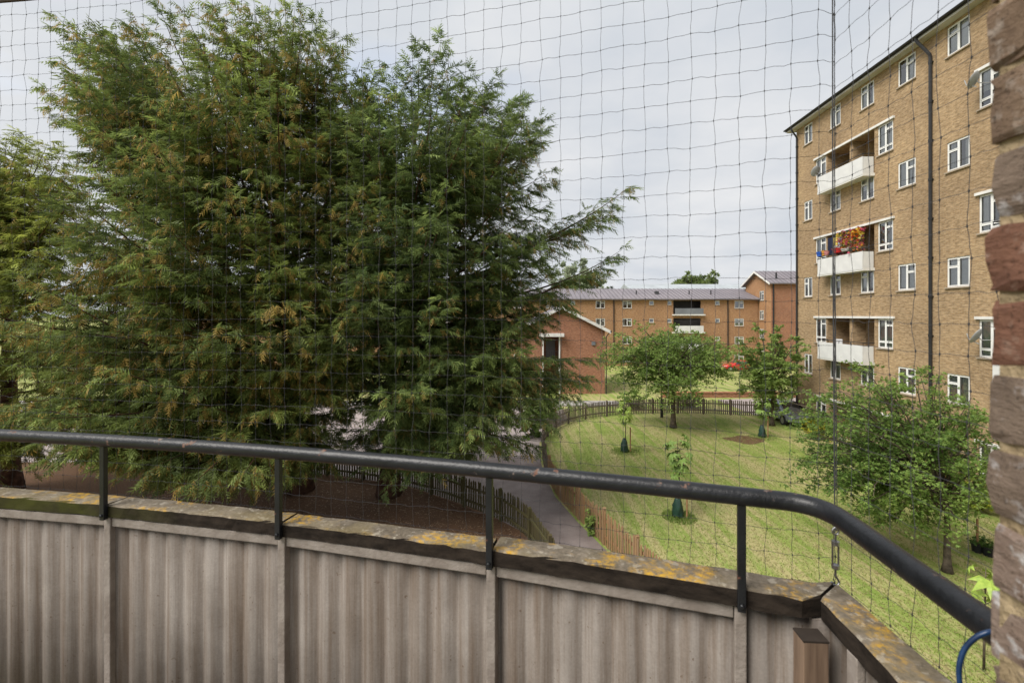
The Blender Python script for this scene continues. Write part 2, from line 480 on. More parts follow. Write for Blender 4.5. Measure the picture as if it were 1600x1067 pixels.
# ---- tall block on the right
TB = empty('tower_block', (19.1, 0, 0), R(90 - 2.25))
tag(TB, 'tall yellow-brown brick block of flats with white windows and white balcony fronts on the right', 'building')
ROWZ = [19.85, 14.6, 9.35, 4.1]
COLS = [(31.27, 0.92), (28.5, 1.0), (25.8, 1.05), (23.1, 1.1), (20.32, 1.1), (17.1, 1.1), (14.3, 1.1), (11.6, 1.1)]
BAYS = [(25.25, 29.25), (14.2, 18.2)]
FLOORS = [15.3, 10.05, 4.8, -0.42]
TZ1 = 20.62
ops, wins = [], []
for zc in ROWZ:
    for k, (s, w) in enumerate(COLS):
        h = 1.34
        ops.append((s - w/2, s + w/2, zc - h/2, zc + h/2)); wins.append((s - w/2, zc - h/2, w, h, 'pair_r' if k % 2 == 0 else 'pair'))
for zf in FLOORS:
    for a, b in BAYS:
        ops.append((a, b, max(zf, 0.02), zf + 2.43))
        for s in (a - 1.3, b + 0.12):
            w = 1.06
            z0 = zf + 0.83; h = 1.6
            ops.append((s, s + w, z0, z0 + h)); wins.append((s, z0, w, h, 'tall'))
wall_mesh('facade', 8.0, 32.62, -0.02, TZ1, ops, MAT['brick_tall'], TB)
mb = MB()
mb.quad((32.62, 0, 0), (32.62, 0, TZ1), (32.62, -10, TZ1), (32.62, -10, 0))
mb.quad((8, 0, 0), (8, -10, 0), (8, -10, TZ1), (8, 0, TZ1))
mb.quad((8, -10, 0), (32.62, -10, 0), (32.62, -10, TZ1), (8, -10, TZ1))
build('rear_wall', mb, MAT['brick_tall'], TB)
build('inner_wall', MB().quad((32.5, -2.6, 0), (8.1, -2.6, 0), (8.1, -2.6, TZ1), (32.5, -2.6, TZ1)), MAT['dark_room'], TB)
for (s, z, w, h, st) in wins:
    window(TB, s, z, w, h, st, curtain=rng.choice(['sides', 'full', 'full', 'full', 'half', 'blind', 'sides']), rng=rng)
# roof with overhang, soffit, gutter
rm = MB()
e = 0.48
rm.prism([(e, TZ1 + 0.10), (e, TZ1 + 0.20), (-5, TZ1 + 2.0), (-10 - e, TZ1 + 0.20), (-10 - e, TZ1 + 0.10)], 7.6, 33.2, lambda u, v, d: (d, u, v))
roof = build('roof', rm, MAT['roof_dark'], TB)
build('soffit', MB().box((7.7, -0.02, TZ1 + 0.0), (33.1, e - 0.04, TZ1 + 0.095)), MAT['soffit'], roof)
gm = MB()
for k in range(1):
    prof = [(e + 0.01 + 0.065*math.cos(t) + 0.06, TZ1 + 0.20 + 0.07*math.sin(t)) for t in [math.pi + math.pi*i/8 for i in range(9)]] + [(e + 0.135, TZ1 + 0.215), (e + 0.005, TZ1 + 0.215)]
    gm.prism(prof, 7.6, 33.2, lambda u, v, d: (d, u, v))
build('gutter', gm, MAT['black_metal'], roof)
drainpipe(TB, 32.45, 0, TZ1 - 0.62, 0.06, 0.42)
drainpipe(TB, 21.62, 0, TZ1 - 0.95, 0.068, 0.42, offs=0.32)
MAT['wood_grey'] = simple('grey_wood', (0.2, 0.17, 0.14), None, 3, 0.8)
bal_i = 0
for zf in FLOORS:
    for a, b in BAYS:
        # recess shell
        m = MB(); d = -1.35; z0, z1 = max(zf, 0.02), zf + 2.43
        m.quad((b, d, z0), (a, d, z0), (a, d, z1), (b, d, z1))
        m.quad((a, -0.13, z0), (a, d, z0), (a, d, z1), (a, -0.13, z1)); m.quad((b, d, z0), (b, -0.13, z0), (b, -0.13, z1), (b, d, z1))
        m.quad((a, -0.13, z1), (a, d, z1), (b, d, z1), (b, -0.13, z1)); m.quad((a, d, z0), (a, -0.13, z0), (b, -0.13, z0), (b, d, z0))
        m.box(((a+b)/2 - 0.13, -0.9, z0), ((a+b)/2 + 0.13, -0.12, z1))
        rec = build('balcony_recess', m, MAT['brick_tall'], TB)
        build('door', MB().box((a + 0.5, d + 0.01, z0), (a + 1.3, d + 0.06, z0 + 2.02)).box((a + 0.6, d + 0.06, z0 + 0.9), (a + 1.2, d + 0.075, z0 + 1.9)), MAT['door_grey'], rec)
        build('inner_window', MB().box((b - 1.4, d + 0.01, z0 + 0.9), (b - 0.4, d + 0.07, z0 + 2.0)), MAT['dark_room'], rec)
        build('lintel', MB().box((a - 1.42, -0.05, zf + 2.44), (b + 1.28, 0.10, zf + 2.56)), MAT['lintel'], TB)
        if zf < 0: continue
        bal = build('balcony_slab', MB().box((a - 0.03, -0.1, zf - 0.16), (b - 0.02, 0.64, zf - 0.005)), MAT['lintel'], TB)
        fr = MB(); n = 4; L = (b - a - 0.05) / n
        for k in range(n):
            link('front_panel', MB().box((0, 0, 0), (L - 0.006, 0.03, 1.0)).mesh('front_panel', MAT['white_panel']), bal, (a - 0.02 + k * L, 0.625, zf - 0.08))
        for s in (a - 0.02, b - 0.05):
            link('side_panel', MB().box((0, 0, 0), (0.03, 0.55, 0.9)).mesh('side_panel', MAT['white_panel']), bal, (s, 0.06, zf))
        h = MB()
        h.tube([(a, 0.0, zf + 1.08), (a, 0.62, zf + 1.08), (b - 0.05, 0.62, zf + 1.08), (b - 0.05, 0.0, zf + 1.08)], 0.022, 6)
        for k in range(5):
            s = a + (b - 0.05 - a) * k / 4; h.tube([(s, 0.612, zf + 0.9), (s, 0.612, zf + 1.08)], 0.015, 5)
        build('handrail', h, MAT['black_metal'], bal)

def TBW(s, y, z):     # tower block local to world
    a = R(90 - 2.25)
    return Vector((19.1 + s*math.cos(a) - y*math.sin(a), s*math.sin(a) + y*math.cos(a), z))
TBROT = R(90 - 2.25)

# ---- long low block in the background and its gabled wing
LB = empty('long_block', (36.2, 67.0, 0), R(180))
tag(LB, 'long orange brick block of flats with grey metal roof across the background', 'building')
def lx(px): return 36.2 - (px - HX) / FPX * 67.0
zr = [8.45, 5.85, 3.2, 0.6]
ops, wins = [], []
for r_, z in enumerate(zr):
    for px in (1155, 980, 938, 860, 810, 760, 640, 600, 480, 440, 300, 260):
        s = lx(px); ops.append((s - .68, s + .68, z, z + 1.12)); wins.append((s - .68, z, 1.36, 1.12, 'pair'))
    for px in (1121, 1018, 895, 700, 560, 380):
        s = lx(px); ops.append((s - .34, s + .34, z + .5, z + 1.12)); wins.append((s - .34, z + .5, .68, .62, 'single'))
    ops.append((lx(1095), lx(1052), z - 0.85, z + 1.15)); ops.append((lx(790), lx(720), z - 0.85, z + 1.15))
    s = lx(1046); ops.append((s - .3, s + .3, z + .5, z + 1.1)); wins.append((s - .3, z + .5, .6, .6, 'single'))
ops = [(a, b, max(c, 0.03), d) for a, b, c, d in ops]
wall_mesh('facade', 0, 86, -0.02, 9.78, ops, MAT['brick_orange'], LB)
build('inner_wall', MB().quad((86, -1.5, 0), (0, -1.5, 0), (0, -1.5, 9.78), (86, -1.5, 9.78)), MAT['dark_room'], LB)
for w in wins: window(LB, *w, curtain=rng.choice(['full', 'sides', None, 'blind']), rng=rng)
rm = MB()
rm.prism([(0.5, 9.72), (0.5, 9.86), (-5.5, 11.65), (-11.5, 9.86), (-11.5, 9.72)], -0.5, 86.4, lambda u, v, d: (d, u, v))
roof = build('roof', rm, MAT['roof_metal'], LB)
rb = MB(); s = 0.0
while s < 86:
    rb.prism([(0.5, 9.865), (-5.5, 11.655), (-5.5, 11.715), (0.5, 9.925)], s, s + 0.05, lambda u, v, d: (d, u, v)); s += 0.62
build('roof_seams', rb, MAT['roof_rib'], roof)['kind'] = 'stuff'
for px in (1085, 1120, 1000): build('roof_vent', MB().tube([(lx(px), -2.0, 10.5), (lx(px), -2.0, 11.2)], 0.09, 8), MAT['black_metal'], roof)
build('roof_box', MB().box((lx(1036), -2.6, 10.3), (lx(1031), -1.9, 11.1)), MAT['roof_dark'], roof)
for px in (959, 1137, 830, 660): drainpipe(LB, lx(px), 0, 9.7, 0.075)
for r_, z in enumerate(zr[:3]):
    bal = build('balcony_slab', MB().box((lx(1100), -0.05, z - 1.05), (lx(1050), 0.55, z - 0.87)), MAT['lintel'], LB)
    build('balcony_front', MB().box((lx(1097), 0.48, z - 0.86), (lx(1053), 0.54, z + (0.05 if r_ else 0.0))), MAT['door_grey' if r_ == 0 else 'white_panel'], bal)
# wing
LW = empty('gabled_wing', (36.3, 63.7, 0), R(180))
tag(LW, 'taller gabled red-orange brick wing at the right end of the long block', 'building')
WH = 12.0
ops, wins = [], []
lops, lwins = [], []
for z in (9.6, 6.8, 4.1, 1.3):
    lops.append((1.9, 3.0, z, z + 1.35)); lwins.append((1.9, z, 1.1, 1.35, 'pair'))
wall_mesh('front_wall', -30, 0, -0.02, WH, [], MAT['brick_red'], LW)
side = empty('tmp'); bpy.data.objects.remove(side)
def wing_side():
    mb = MB()
    # left-facing wall: local +x direction, runs from y = 0 to y = -7
    xs = [0.0, 1.9, 3.0, 7.0]; zs = sorted({-0.02, WH, *[v for o in lops for v in o[2:]]})
    for i in range(3):
        for j in range(len(zs)-1):
            cz = (zs[j]+zs[j+1])/2
            if i == 1 and any(o[2] < cz < o[3] for o in lops): continue
            mb.quad((0, -xs[i], zs[j]), (0, -xs[i+1], zs[j]), (0, -xs[i+1], zs[j+1]), (0, -xs[i], zs[j+1]))
    n = len(mb.v); mb.v += [(0, 0, WH), (0, -7, WH), (0, -3.5, WH + 1.75)]; mb.f.append((n, n+1, n+2))
    o = build('gable_wall', mb, MAT['brick_orange'], LW)
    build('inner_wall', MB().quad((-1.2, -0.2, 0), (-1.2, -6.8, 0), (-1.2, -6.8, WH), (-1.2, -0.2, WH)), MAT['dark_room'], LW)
    for (s, z, w, h, st) in lwins:
        wo = window(LW, 0, z, w, h, st, curtain='full', rng=rng)
        wo.location = (-0.06, -1.9, z); wo.rotation_euler = (0, 0, R(-90))
wing_side()
rm = MB()
rm.prism([(0.5, WH - 0.2), (0.5, WH - 0.05), (-3.5, WH + 1.95), (-7.5, WH - 0.05), (-7.5, WH - 0.2), (-3.5, WH + 1.78)], -30, 0.55, lambda u, v, d: (d, u, v))
roof = build('roof', rm, MAT['roof_metal'], LW)
rb = MB(); s = -30.0
while s < 0.5:
    rb.prism([(0.5, WH - 0.045), (-3.5, WH + 1.955), (-3.5, WH + 2.01), (0.5, WH + 0.01)], s, s + 0.05, lambda u, v, d: (d, u, v)); s += 0.62
build('roof_seams', rb, MAT['roof_rib'], roof)['kind'] = 'stuff'
bb = MB()
for sgn in (1,):
    bb.prism([(0.55, WH - 0.32), (0.55, WH - 0.06), (-3.5, WH + 1.94), (-7.55, WH - 0.06), (-7.55, WH - 0.32), (-3.5, WH + 1.66)], 0.552, 0.60, lambda u, v, d: (d, u, v))
build('barge_board', bb, MAT['lintel'], roof)
build('roof_vent', MB().tube([(-1.2, -0.9, WH + 0.3), (-1.2, -0.9, WH + 1.5)], 0.12, 8), MAT['black_metal'], roof)
drainpipe(LW, -0.25, 0, WH - 0.1, 0.09)
# pale roof of a block behind
FB = empty('rear_block', (22.0, 84.0, 0), R(180))
tag(FB, 'block behind the long block, only its pale metal roof showing', 'building')
build('wall', MB().box((-22, -8, 0), (0, 0, 12.3)), MAT['brick_red'], FB)
build('roof', MB().prism([(0.4, 12.3), (-4, 13.45), (-8.4, 12.3)], -22.4, 0.4, lambda u, v, d: (d, u, v)), MAT['roof_pale'], FB)

# ---- small gabled brick house
SH = empty('gabled_house', P(945, 600, 43) * 1, R(180)); SH.location.z = 0
tag(SH, 'small red brick gabled building with a porch canopy beyond the conifers', 'building')
HW, HE, HR = 8.2, 6.1, 8.15
mb = MB()
ox0, ox1 = 4.25, 5.85
for (a, b, c, d) in ((0, ox0, 0, HE), (ox0, ox1, 5.4, HE), (ox1, HW, 0, HE)):
    mb.quad((b, 0, c), (a, 0, c), (a, 0, d), (b, 0, d))
n = len(mb.v); mb.v += [(HW, 0, HE), (0, 0, HE), (HW/2, 0, HR)]; mb.f.append((n, n+1, n+2))
mb.quad((0, 0, 0), (0, -9, 0), (0, -9, HE), (0, 0, HE)); mb.quad((HW, -9, 0), (HW, 0, 0), (HW, 0, HE), (HW, -9, HE)); mb.quad((0, -9, 0), (HW, -9, 0), (HW, -9, HE), (0, -9, HE))
build('wall', mb, MAT['brick_red'], SH)
mb = MB()
mb.quad((ox1, -1.6, 0), (ox0, -1.6, 0), (ox0, -1.6, 5.4), (ox1, -1.6, 5.4)); mb.quad((ox0, 0, 0), (ox0, -1.6, 0), (ox0, -1.6, 5.4), (ox0, 0, 5.4)); mb.quad((ox1, -1.6, 0), (ox1, 0, 0), (ox1, 0, 5.4), (ox1, -1.6, 5.4))
mb.box((ox0, -1.5, 2.75), (ox1, -0.02, 2.95))
st = build('stair_recess', mb, MAT['brick_red'], SH)
build('canopy', MB().box((ox0 - 0.35, -0.1, 5.42), (ox1 + 0.35, 0.6, 5.72)), MAT['lintel'], SH)
build('post', MB().box((ox0 - 0.02, 0.02, 0), (ox0 + 0.10, 0.14, 5.4)), MAT['white_frame'], SH)
build('post', MB().box((ox1 - 0.06, 0.02, 0), (ox1 + 0.06, 0.14, 5.4)), MAT['white_frame'], SH)
rl = MB().tube([(ox0, -0.05, 4.0), (ox1, -0.05, 4.0)], 0.03)
for k in range(9):
    s = ox0 + (ox1-ox0)*k/8; rl.tube([(s, -0.05, 2.95), (s, -0.05, 4.0)], 0.012, 4)
build('railing', rl, MAT['black_metal'], SH)
o = build('door', MB().box((ox0 + 0.3, -1.59, 2.95), (ox0 + 1.2, -1.52, 5.0)), MAT['door_grey'], SH)
rm = MB().prism([(-0.45, HE - 0.28), (-0.45, HE - 0.12), (HW/2, HR + 0.15), (HW + 0.45, HE - 0.12), (HW + 0.45, HE - 0.28), (HW/2, HR - 0.02)], -9.4, 0.4, lambda u, v, d: (u, d, v))
roof = build('roof', rm, MAT['roof_metal'], SH)
build('barge_board', MB().prism([(-0.5, HE - 0.42), (-0.5, HE - 0.12), (HW/2, HR + 0.16), (HW + 0.5, HE - 0.12), (HW + 0.5, HE - 0.42), (HW/2, HR - 0.14)], 0.402, 0.44, lambda u, v, d: (u, d, v)), MAT['lintel'], roof)
build('gutter', MB().tube([(-0.5, -9.3, HE - 0.2), (-0.5, 0.5, HE - 0.2)], 0.08, 8), MAT['black_metal'], roof)
build('drainpipe', MB().tube([(-0.5, 0.05, HE - 0.25), (-0.12, 0.08, HE - 0.7), (-0.12, 0.08, 0)], 0.05, 8), MAT['black_metal'], SH)
build('vent', MB().box((0.9, 0.0, 4.6), (1.25, 0.1, 4.95)), MAT['door_grey'], SH)
# low brick wall beyond the lawn fence
LWL = build('low_brick_wall', MB().box((13.5, 41.0, 0), (27, 41.3, 0.42)).box((13.4, 40.95, 0.42), (27.1, 41.35, 0.50)), MAT['brick_red'])
tag(LWL, 'low red brick garden wall beyond the far picket fence', 'wall')

# ------------------------------------------------------------------ fences
def polyline(pts, step):
    """points every `step` along a smoothed polyline, with headings"""
    pts = [Vector((p[0], p[1], 0)) for p in pts]
    dense = []
    for i in range(len(pts) - 1):
        p0, p1, p2, p3 = pts[max(i-1, 0)], pts[i], pts[i+1], pts[min(i+2, len(pts)-1)]
        for k in range(16):
            t = k / 16
            dense.append(0.5 * ((2*p1) + (p2 - p0)*t + (2*p0 - 5*p1 + 4*p2 - p3)*t*t + (3*p1 - p0 - 3*p2 + p3)*t**3))
    dense.append(pts[-1])
    out = []; acc = 0.0; nxt = 0.0
    for a, b in zip(dense[:-1], dense[1:]):
        L = (b - a).length
        while nxt <= acc + L and L > 0:
            p = a.lerp(b, (nxt - acc) / L); out.append((p, math.atan2((b-a).y, (b-a).x), nxt)); nxt += step
        acc += L
    return out
def wood(name, c1, c2, c3):
    n = N(name); n.set(Roughness=0.9); n.b.inputs['Specular IOR Level'].default_value = 0.15
    co = n.coord(); oi = n.new('ShaderNodeObjectInfo')
    g = n.noise(n.mapping(co, (30, 30, 2.2)), 1.0, 4, 0.65)
    c = n.ramp(g, [(0.3, c2), (0.7, c1)])
    c = n.mix(n.ramp(oi.outputs['Random'], [(0.0, 0.0), (1.0, 0.65)]), c, c3)
    n.color(c); n.bump(g, 0.4, 0.004)
    return n.m
MAT['fence_dark'] = wood('mossy_fence_wood', (0.115, 0.095, 0.045), (0.055, 0.045, 0.025), (0.075, 0.072, 0.030))
MAT['fence_tan'] = wood('tan_fence_wood', (0.40, 0.24, 0.115), (0.25, 0.145, 0.07), (0.24, 0.175, 0.11))
MAT['fence_grey'] = wood('weathered_fence_wood', (0.20, 0.155, 0.12), (0.12, 0.095, 0.075), (0.16, 0.14, 0.12))
def picket_mb(w=0.075, h=1.1, t=0.02):
    return MB().prism([(-w/2, 0.04), (w/2, 0.04), (w/2, h - 0.07), (0, h), (-w/2, h - 0.07)], -t/2, t/2, lambda u, v, d: (u, d, v))
def fence(name, label, pts, mats, side=1, step=0.135, post_every=1.9, h=1.12, joined_from=None, seed=1):
    rg = random.Random(seed)
    root = empty(name, (pts[0][0], pts[0][1], 0)); tag(root, label, 'fence')
    base = root.location.copy()
    meshes = {m: [picket_mb(0.075, h * k).mesh('picket', MAT[m]) for k in (0.97, 1.0, 1.03)] for m in set(m for _, m in mats)}
    def mat_at(d):
        for lim, m in mats:
            if d < lim: return m
        return mats[-1][1]
    far = {}
    for p, a, d in polyline(pts, step):
        m = mat_at(d)
        off = Vector((-math.sin(a), math.cos(a), 0)) * 0.045 * side
        if joined_from and d > joined_from:
            mb = far.setdefault(m, MB()); T = Matrix.Translation(p - base + off) @ Matrix.Rotation(a + rg.gauss(0, .02), 4, 'Z') @ Matrix.Rotation(rg.gauss(0, .015), 4, 'Y')
            q = picket_mb(0.08, h * rg.uniform(.96, 1.03)); n = len(mb.v)
            mb.v += [tuple(T @ Vector(v)) for v in q.v]; mb.f += [tuple(n + i for i in f) for f in q.f]
        else:
            link('picket', rg.choice(meshes[m]), root, p - base + off + Vector((0, 0, rg.uniform(-.015, .015))), (rg.gauss(0, .012), rg.gauss(0, .018), a + rg.gauss(0, .04)))
    for m, mb in far.items(): build('pickets', mb, MAT[m], root)['kind'] = 'stuff'
    posts = polyline(pts, post_every)
    for i, (p, a, d) in enumerate(posts):
        m = mat_at(d)
        link('post', MB().box((-.05, -.05, 0), (.05, .05, h + 0.05)).prism([(-.05, h + .05), (.05, h + .05), (0, h + .085)], -.05, .05, lambda u, v, w: (u, w, v)).mesh('post', MAT[m]), root, p - base, (rg.gauss(0, .012), rg.gauss(0, .012), a))
        if i + 1 < len(posts):
            q = posts[i+1][0]; L = (q - p).length; aa = math.atan2((q-p).y, (q-p).x)
            for z in (0.3, 0.82):
                link('rail', MB().box((0.0, -.02 + .0, -.04), (L, .02, .04)).mesh('rail', MAT[m]), root, p - base + Vector((0, 0, z)) + Vector((-math.sin(aa), math.cos(aa), 0)) * 0.012 * side, (0, 0, aa))
    return root
fence('picket_fence', 'dark mossy picket fence between the bark bed and the path', LEFT_F, [(99, 'fence_dark')], side=-1, seed=3)
fence('picket_fence', 'tan to grey picket fence curving round the left and far edge of the lawn', LAWN_F, [(13.5, 'fence_tan'), (99, 'fence_grey')], side=1, joined_from=17.0, seed=4)

# ------------------------------------------------------------------ trees
MAT['yew_bark'] = simple('red_brown_bark', (0.13, 0.07, 0.045), (0.045, 0.025, 0.018), 4, 0.95, 0.1, bump=0.6, bscale=14)
MAT['bark'] = simple('grey_brown_bark', (0.15, 0.12, 0.09), (0.06, 0.048, 0.036), 6, 0.95, 0.1, bump=0.6, bscale=18)
MAT['needles'] = leaf_mat('conifer_needles', 0.45)
MAT['leaves'] = leaf_mat('tree_leaves', 0.42)

def nrm(a): return a / np.maximum(np.linalg.norm(a, axis=-1, keepdims=True), 1e-9)
def vnoise(p, seed):
    r = np.random.RandomState(seed)
    out = np.zeros(len(p))
    for k in range(5):
        w = r.normal(size=3) * (0.5 + 0.55 * k); out += np.sin(p @ w + r.uniform(0, 6.28)) / (1 + .4*k)
    return out / 2.6
def spray_template(seed, nl=8):
    r = np.random.RandomState(seed); T = []
    for i in range(nl):
        t = 0.08 + 0.9 * i / (nl - 1); side = 1 if i % 2 else -1
        ang = R(r.uniform(35, 60)) * side * (1 if i < nl - 1 else 0.05)
        L = 0.50 * (1.05 - 0.50 * t) * r.uniform(.8, 1.2); w = 0.085
        base = np.array([t, 0, -0.22 * t * t]); d = np.array([math.cos(ang), math.sin(ang), r.uniform(-.35, .15) - .25])
        a, b = base - [w, 0, 0], base + [w, 0, 0]
        T.append(np.array([a, b, base + d * L]))
    return np.concatenate(T)          # (nl*3, 3)
SPT = [spray_template(k) for k in range(6)]

def place(templates, pos, dirs, size, col, rs, roll=0.5, col_jit=0.12):
    """templates (n,3) placed at pos along dirs; returns verts, tris, colours"""
    Vs, Fs, Cs = [], [], []; base = 0
    which = rs.randint(0, len(templates), len(pos))
    for k, T in enumerate(templates):
        m = which == k
        if not m.any(): continue
        d = nrm(dirs[m]); up = np.tile([0., 0, 1], (m.sum(), 1)) + rs.normal(size=(m.sum(), 3)) * roll
        y = nrm(np.cross(up, d)); z = np.cross(d, y)
        V = pos[m][:, None, :] + size[m][:, None, None] * (T[None, :, 0:1] * d[:, None, :] + T[None, :, 1:2] * y[:, None, :] + T[None, :, 2:3] * z[:, None, :])
        n = len(T); F = np.arange(m.sum() * n).reshape(-1, 3) + base
        c = np.repeat(col[m][:, None, :], n, 1) * (1 + rs.normal(size=(m.sum(), n // 3, 1)) * col_jit).repeat(3, 1)
        Vs.append(V.reshape(-1, 3)); Fs.append(F); Cs.append(np.clip(c, 0.004, 1).reshape(-1, 3)); base += m.sum() * n
    return np.concatenate(Vs), np.concatenate(Fs), np.concatenate(Cs)

def bez(p0, p1, p2, p3, n):
    t = np.linspace(0, 1, n)[:, None]
    return (1-t)**3*p0 + 3*(1-t)**2*t*p1 + 3*(1-t)*t*t*p2 + t**3*p3

YEW_A = dict(dark=(0.074, 0.112, 0.038), mid=(0.172, 0.220, 0.060), tip=(0.275, 0.335, 0.088), dead=(0.52, 0.375, 0.110), pd=0.24)
YEW_B = dict(dark=(0.066, 0.104, 0.040), mid=(0.150, 0.205, 0.066), tip=(0.240, 0.305, 0.092), dead=(0.44, 0.320, 0.100), pd=0.11)
YEW_C = dict(dark=(0.110, 0.140, 0.032), mid=(0.240, 0.275, 0.058), tip=(0.36, 0.40, 0.085), dead=(0.48, 0.36, 0.10), pd=0.10)

def yew(name, label, stems, tips, pal, seed, sp=0.225, size=0.315, sec=1.0, leafy=4.2):
    """stems: list of (base, radius, top). tips: (x, y, z, rise) limb ends"""
    rs = np.random.RandomState(seed)
    root = empty(name, stems[0][0]); tag(root, label, 'tree', 'conifers in the bark bed')
    o0 = np.array(stems[0][0], float)
    tr = MB(); br = MB()
    for b, r, t in stems:
        b, t = np.array(b, float), np.array(t, float)
        pts = bez(b, b + (t-b)*.3 + rs.normal(size=3)*.15, b + (t-b)*.65 + rs.normal(size=3)*.3, t, 14)
        tr.tube([p - o0 for p in pts], [r * (1.35 if i == 0 else 1.08 if i == 1 else 1) * (1 - 0.88 * i / 13) for i in range(14)], 12)
    PS, DS, SS, CS = [], [], [], []
    for tip in tips:
        lf = rs.uniform(.70, 1.35); e = np.array(tip[:3], float); rise = tip[3] if len(tip) > 3 else 0.5
        # nearest stem
        b, r, t = min(stems, key=lambda s: math.hypot(s[0][0]-e[0], s[0][1]-e[1]))
        b, t = np.array(b, float), np.array(t, float)
        dist = math.hypot(e[0]-b[0], e[1]-b[1])
        zs = np.clip(e[2] - dist * rs.uniform(.45, .9) * max(rise, 0.15) , b[2] + 1.0, t[2] * .95)
        s = b + (t - b) * (zs - b[2]) / (t[2] - b[2])
        hd = nrm(np.array([e[0]-s[0], e[1]-s[1], 0.0]))
        L = np.linalg.norm(e - s)
        p1 = s + hd * L * .35 + np.array([0, 0, L*.08]) + rs.normal(size=3) * .2
        td = nrm(hd * 1.0 + np.array([0, 0, rise * 1.25]))
        p2 = e - td * L * .38
        n = max(8, int(L / .42)); C = bez(s, p1, p2, e, n)
        lr = min(0.075, 0.009 * L) + .010
        br.tube([p - o0 for p in C], [lr * (1 - .93 * i / (n-1)) for i in range(n)], 5, False)
        # secondaries
        seg = np.linalg.norm(np.diff(C, axis=0), axis=1); acc = np.concatenate([[0], np.cumsum(seg)]); tot = acc[-1]
        d = max(tot * .15, tot - leafy)
        k = 0
        while d < tot:
            f = d / tot; i = min(np.searchsorted(acc, d), n-1); i0 = max(i-1, 0)
            q = C[i0] + (C[i]-C[i0]) * ((d-acc[i0]) / max(acc[i]-acc[i0], 1e-6)); tg = nrm(C[i]-C[i0])
            lat = nrm(np.cross(tg, [0, 0, 1.0])); side = 1 if k % 2 else -1; k += 1
            ang = R(rs.uniform(28, 62)); l2 = min(1.7, .30 + (tot - d) * .42) * rs.uniform(.6, 1.2) * sec
            upv = np.cross(lat, tg)
            dd = nrm(tg * math.cos(ang) + lat * side * math.sin(ang) * rs.uniform(.5, 1) + upv * rs.uniform(-.45, .35))
            m = max(3, int(l2 / .17)); tt = np.linspace(0.0, 1, m)
            Q = q + dd * l2 * tt[:, None] + np.array([0, 0, -1.0]) * (.22 * l2 * tt[:, None]**2)
            if l2 > 1.25: br.tube([Q[0]-o0, Q[m//2]-o0, Q[-1]-o0], [.010, .007, .003], 3, False)
            # sprays along the secondary, both sides, hanging a little
            ns = int(m * 2.6) + 2
            ts = np.concatenate([rs.uniform(.08, 1, ns-1), [1.0]])
            pos = q + dd * l2 * ts[:, None] + np.array([0, 0, -1.0]) * (.22 * l2 * ts[:, None]**2)
            lat2 = nrm(np.cross(dd, [0, 0, 1.0])); sg = rs.choice([-1, 1], ns)[:, None]
            w = np.where(np.arange(ns)[:, None] == ns-1, 0.05, rs.uniform(.35, 1.0, (ns, 1)))
            dv = nrm(dd + lat2 * sg * w + np.array([0, 0, -1.0]) * rs.uniform(-.1, .95, (ns, 1)))
            PS.append(pos); DS.append(dv); SS.append(size * rs.uniform(.65, 1.25, ns))
            # colour: tips of the branches carry this year's bright growth
            br_t = np.clip(ts * .5 + f * .5, 0, 1)[:, None] ** 2.2
            CS.append(np.concatenate([br_t, np.full((ns, 1), f), rs.rand(ns, 2), np.full((ns, 1), lf)], 1))
            d += sp * rs.uniform(.6, 1.3)
    pos, dv, sz, cs = map(np.concatenate, (PS, DS, SS, CS))
    dark, mid, tipc, dead = (np.array(pal[k]) for k in ('dark', 'mid', 'tip', 'dead'))
    nz = vnoise(pos * 0.9, seed + 7)[:, None]; nz2 = vnoise(pos * 1.6, seed + 9)[:, None]
    a = np.clip(cs[:, 2:3] * .8 + nz * .25, 0, 1)
    col = dark + (mid - dark) * a
    g = np.clip(cs[:, 0:1] * (.75 + .5 * nz), 0, 1) * (cs[:, 3:4] > .35)
    col = col + (tipc * 1.15 - col) * g
    col = col * cs[:, 4:5]
    isd = (cs[:, 3:4] < pal['pd'] * np.clip(1 + 1.6 * nz2, .1, 3.0)) & (cs[:, 2:3] < .8)
    col = np.where(isd, dead * (0.55 + .6 * cs[:, 2:3]), col)
    dv = np.where(isd, nrm(dv + np.array([0, 0, -1.1])), dv); sz = np.where(isd[:, 0], sz * .88, sz)
    V, F, C = place(SPT, pos, dv, sz, col, rs)
    build('trunk', tr, MAT['yew_bark'], root, smooth=True)
    build('branches', br, MAT['yew_bark'], root, smooth=True)
    link('crown', np_mesh('crown', V - o0, F, MAT['needles'], C), root)['kind'] = 'stuff'
    return len(F)

def dome_tips(c, rx, ry, prof, n, seed, back=0.14, zrise=None):
    """limb ends on a dome: prof = [(z, radius fraction)], denser on the near side"""
    rs = np.random.RandomState(seed); out = []
    zs_, fr = np.array([p[0] for p in prof]), np.array([p[1] for p in prof])
    gold = 2.399963
    for i in range(n):
        z = np.interp(rs.beta(1.25, 1.15), [0, 1], [zs_[0], zs_[-1]])
        f = np.interp(z, zs_, fr)
        a = i * gold + rs.uniform(-.3, .3)
        x, y = math.cos(a), math.sin(a)
        if y > 0.25 and rs.rand() > back: y = -y
        k = 1.08 * rs.uniform(.22, 1.0) ** .5
        rise = .15 + .95 * (z - zs_[0]) / (zs_[-1] - zs_[0]) + rs.uniform(-.15, .15)
        out.append((c[0] + x * rx * f * k, c[1] + y * ry * f * k, z + rs.uniform(-.4, .4), rise))
    return out

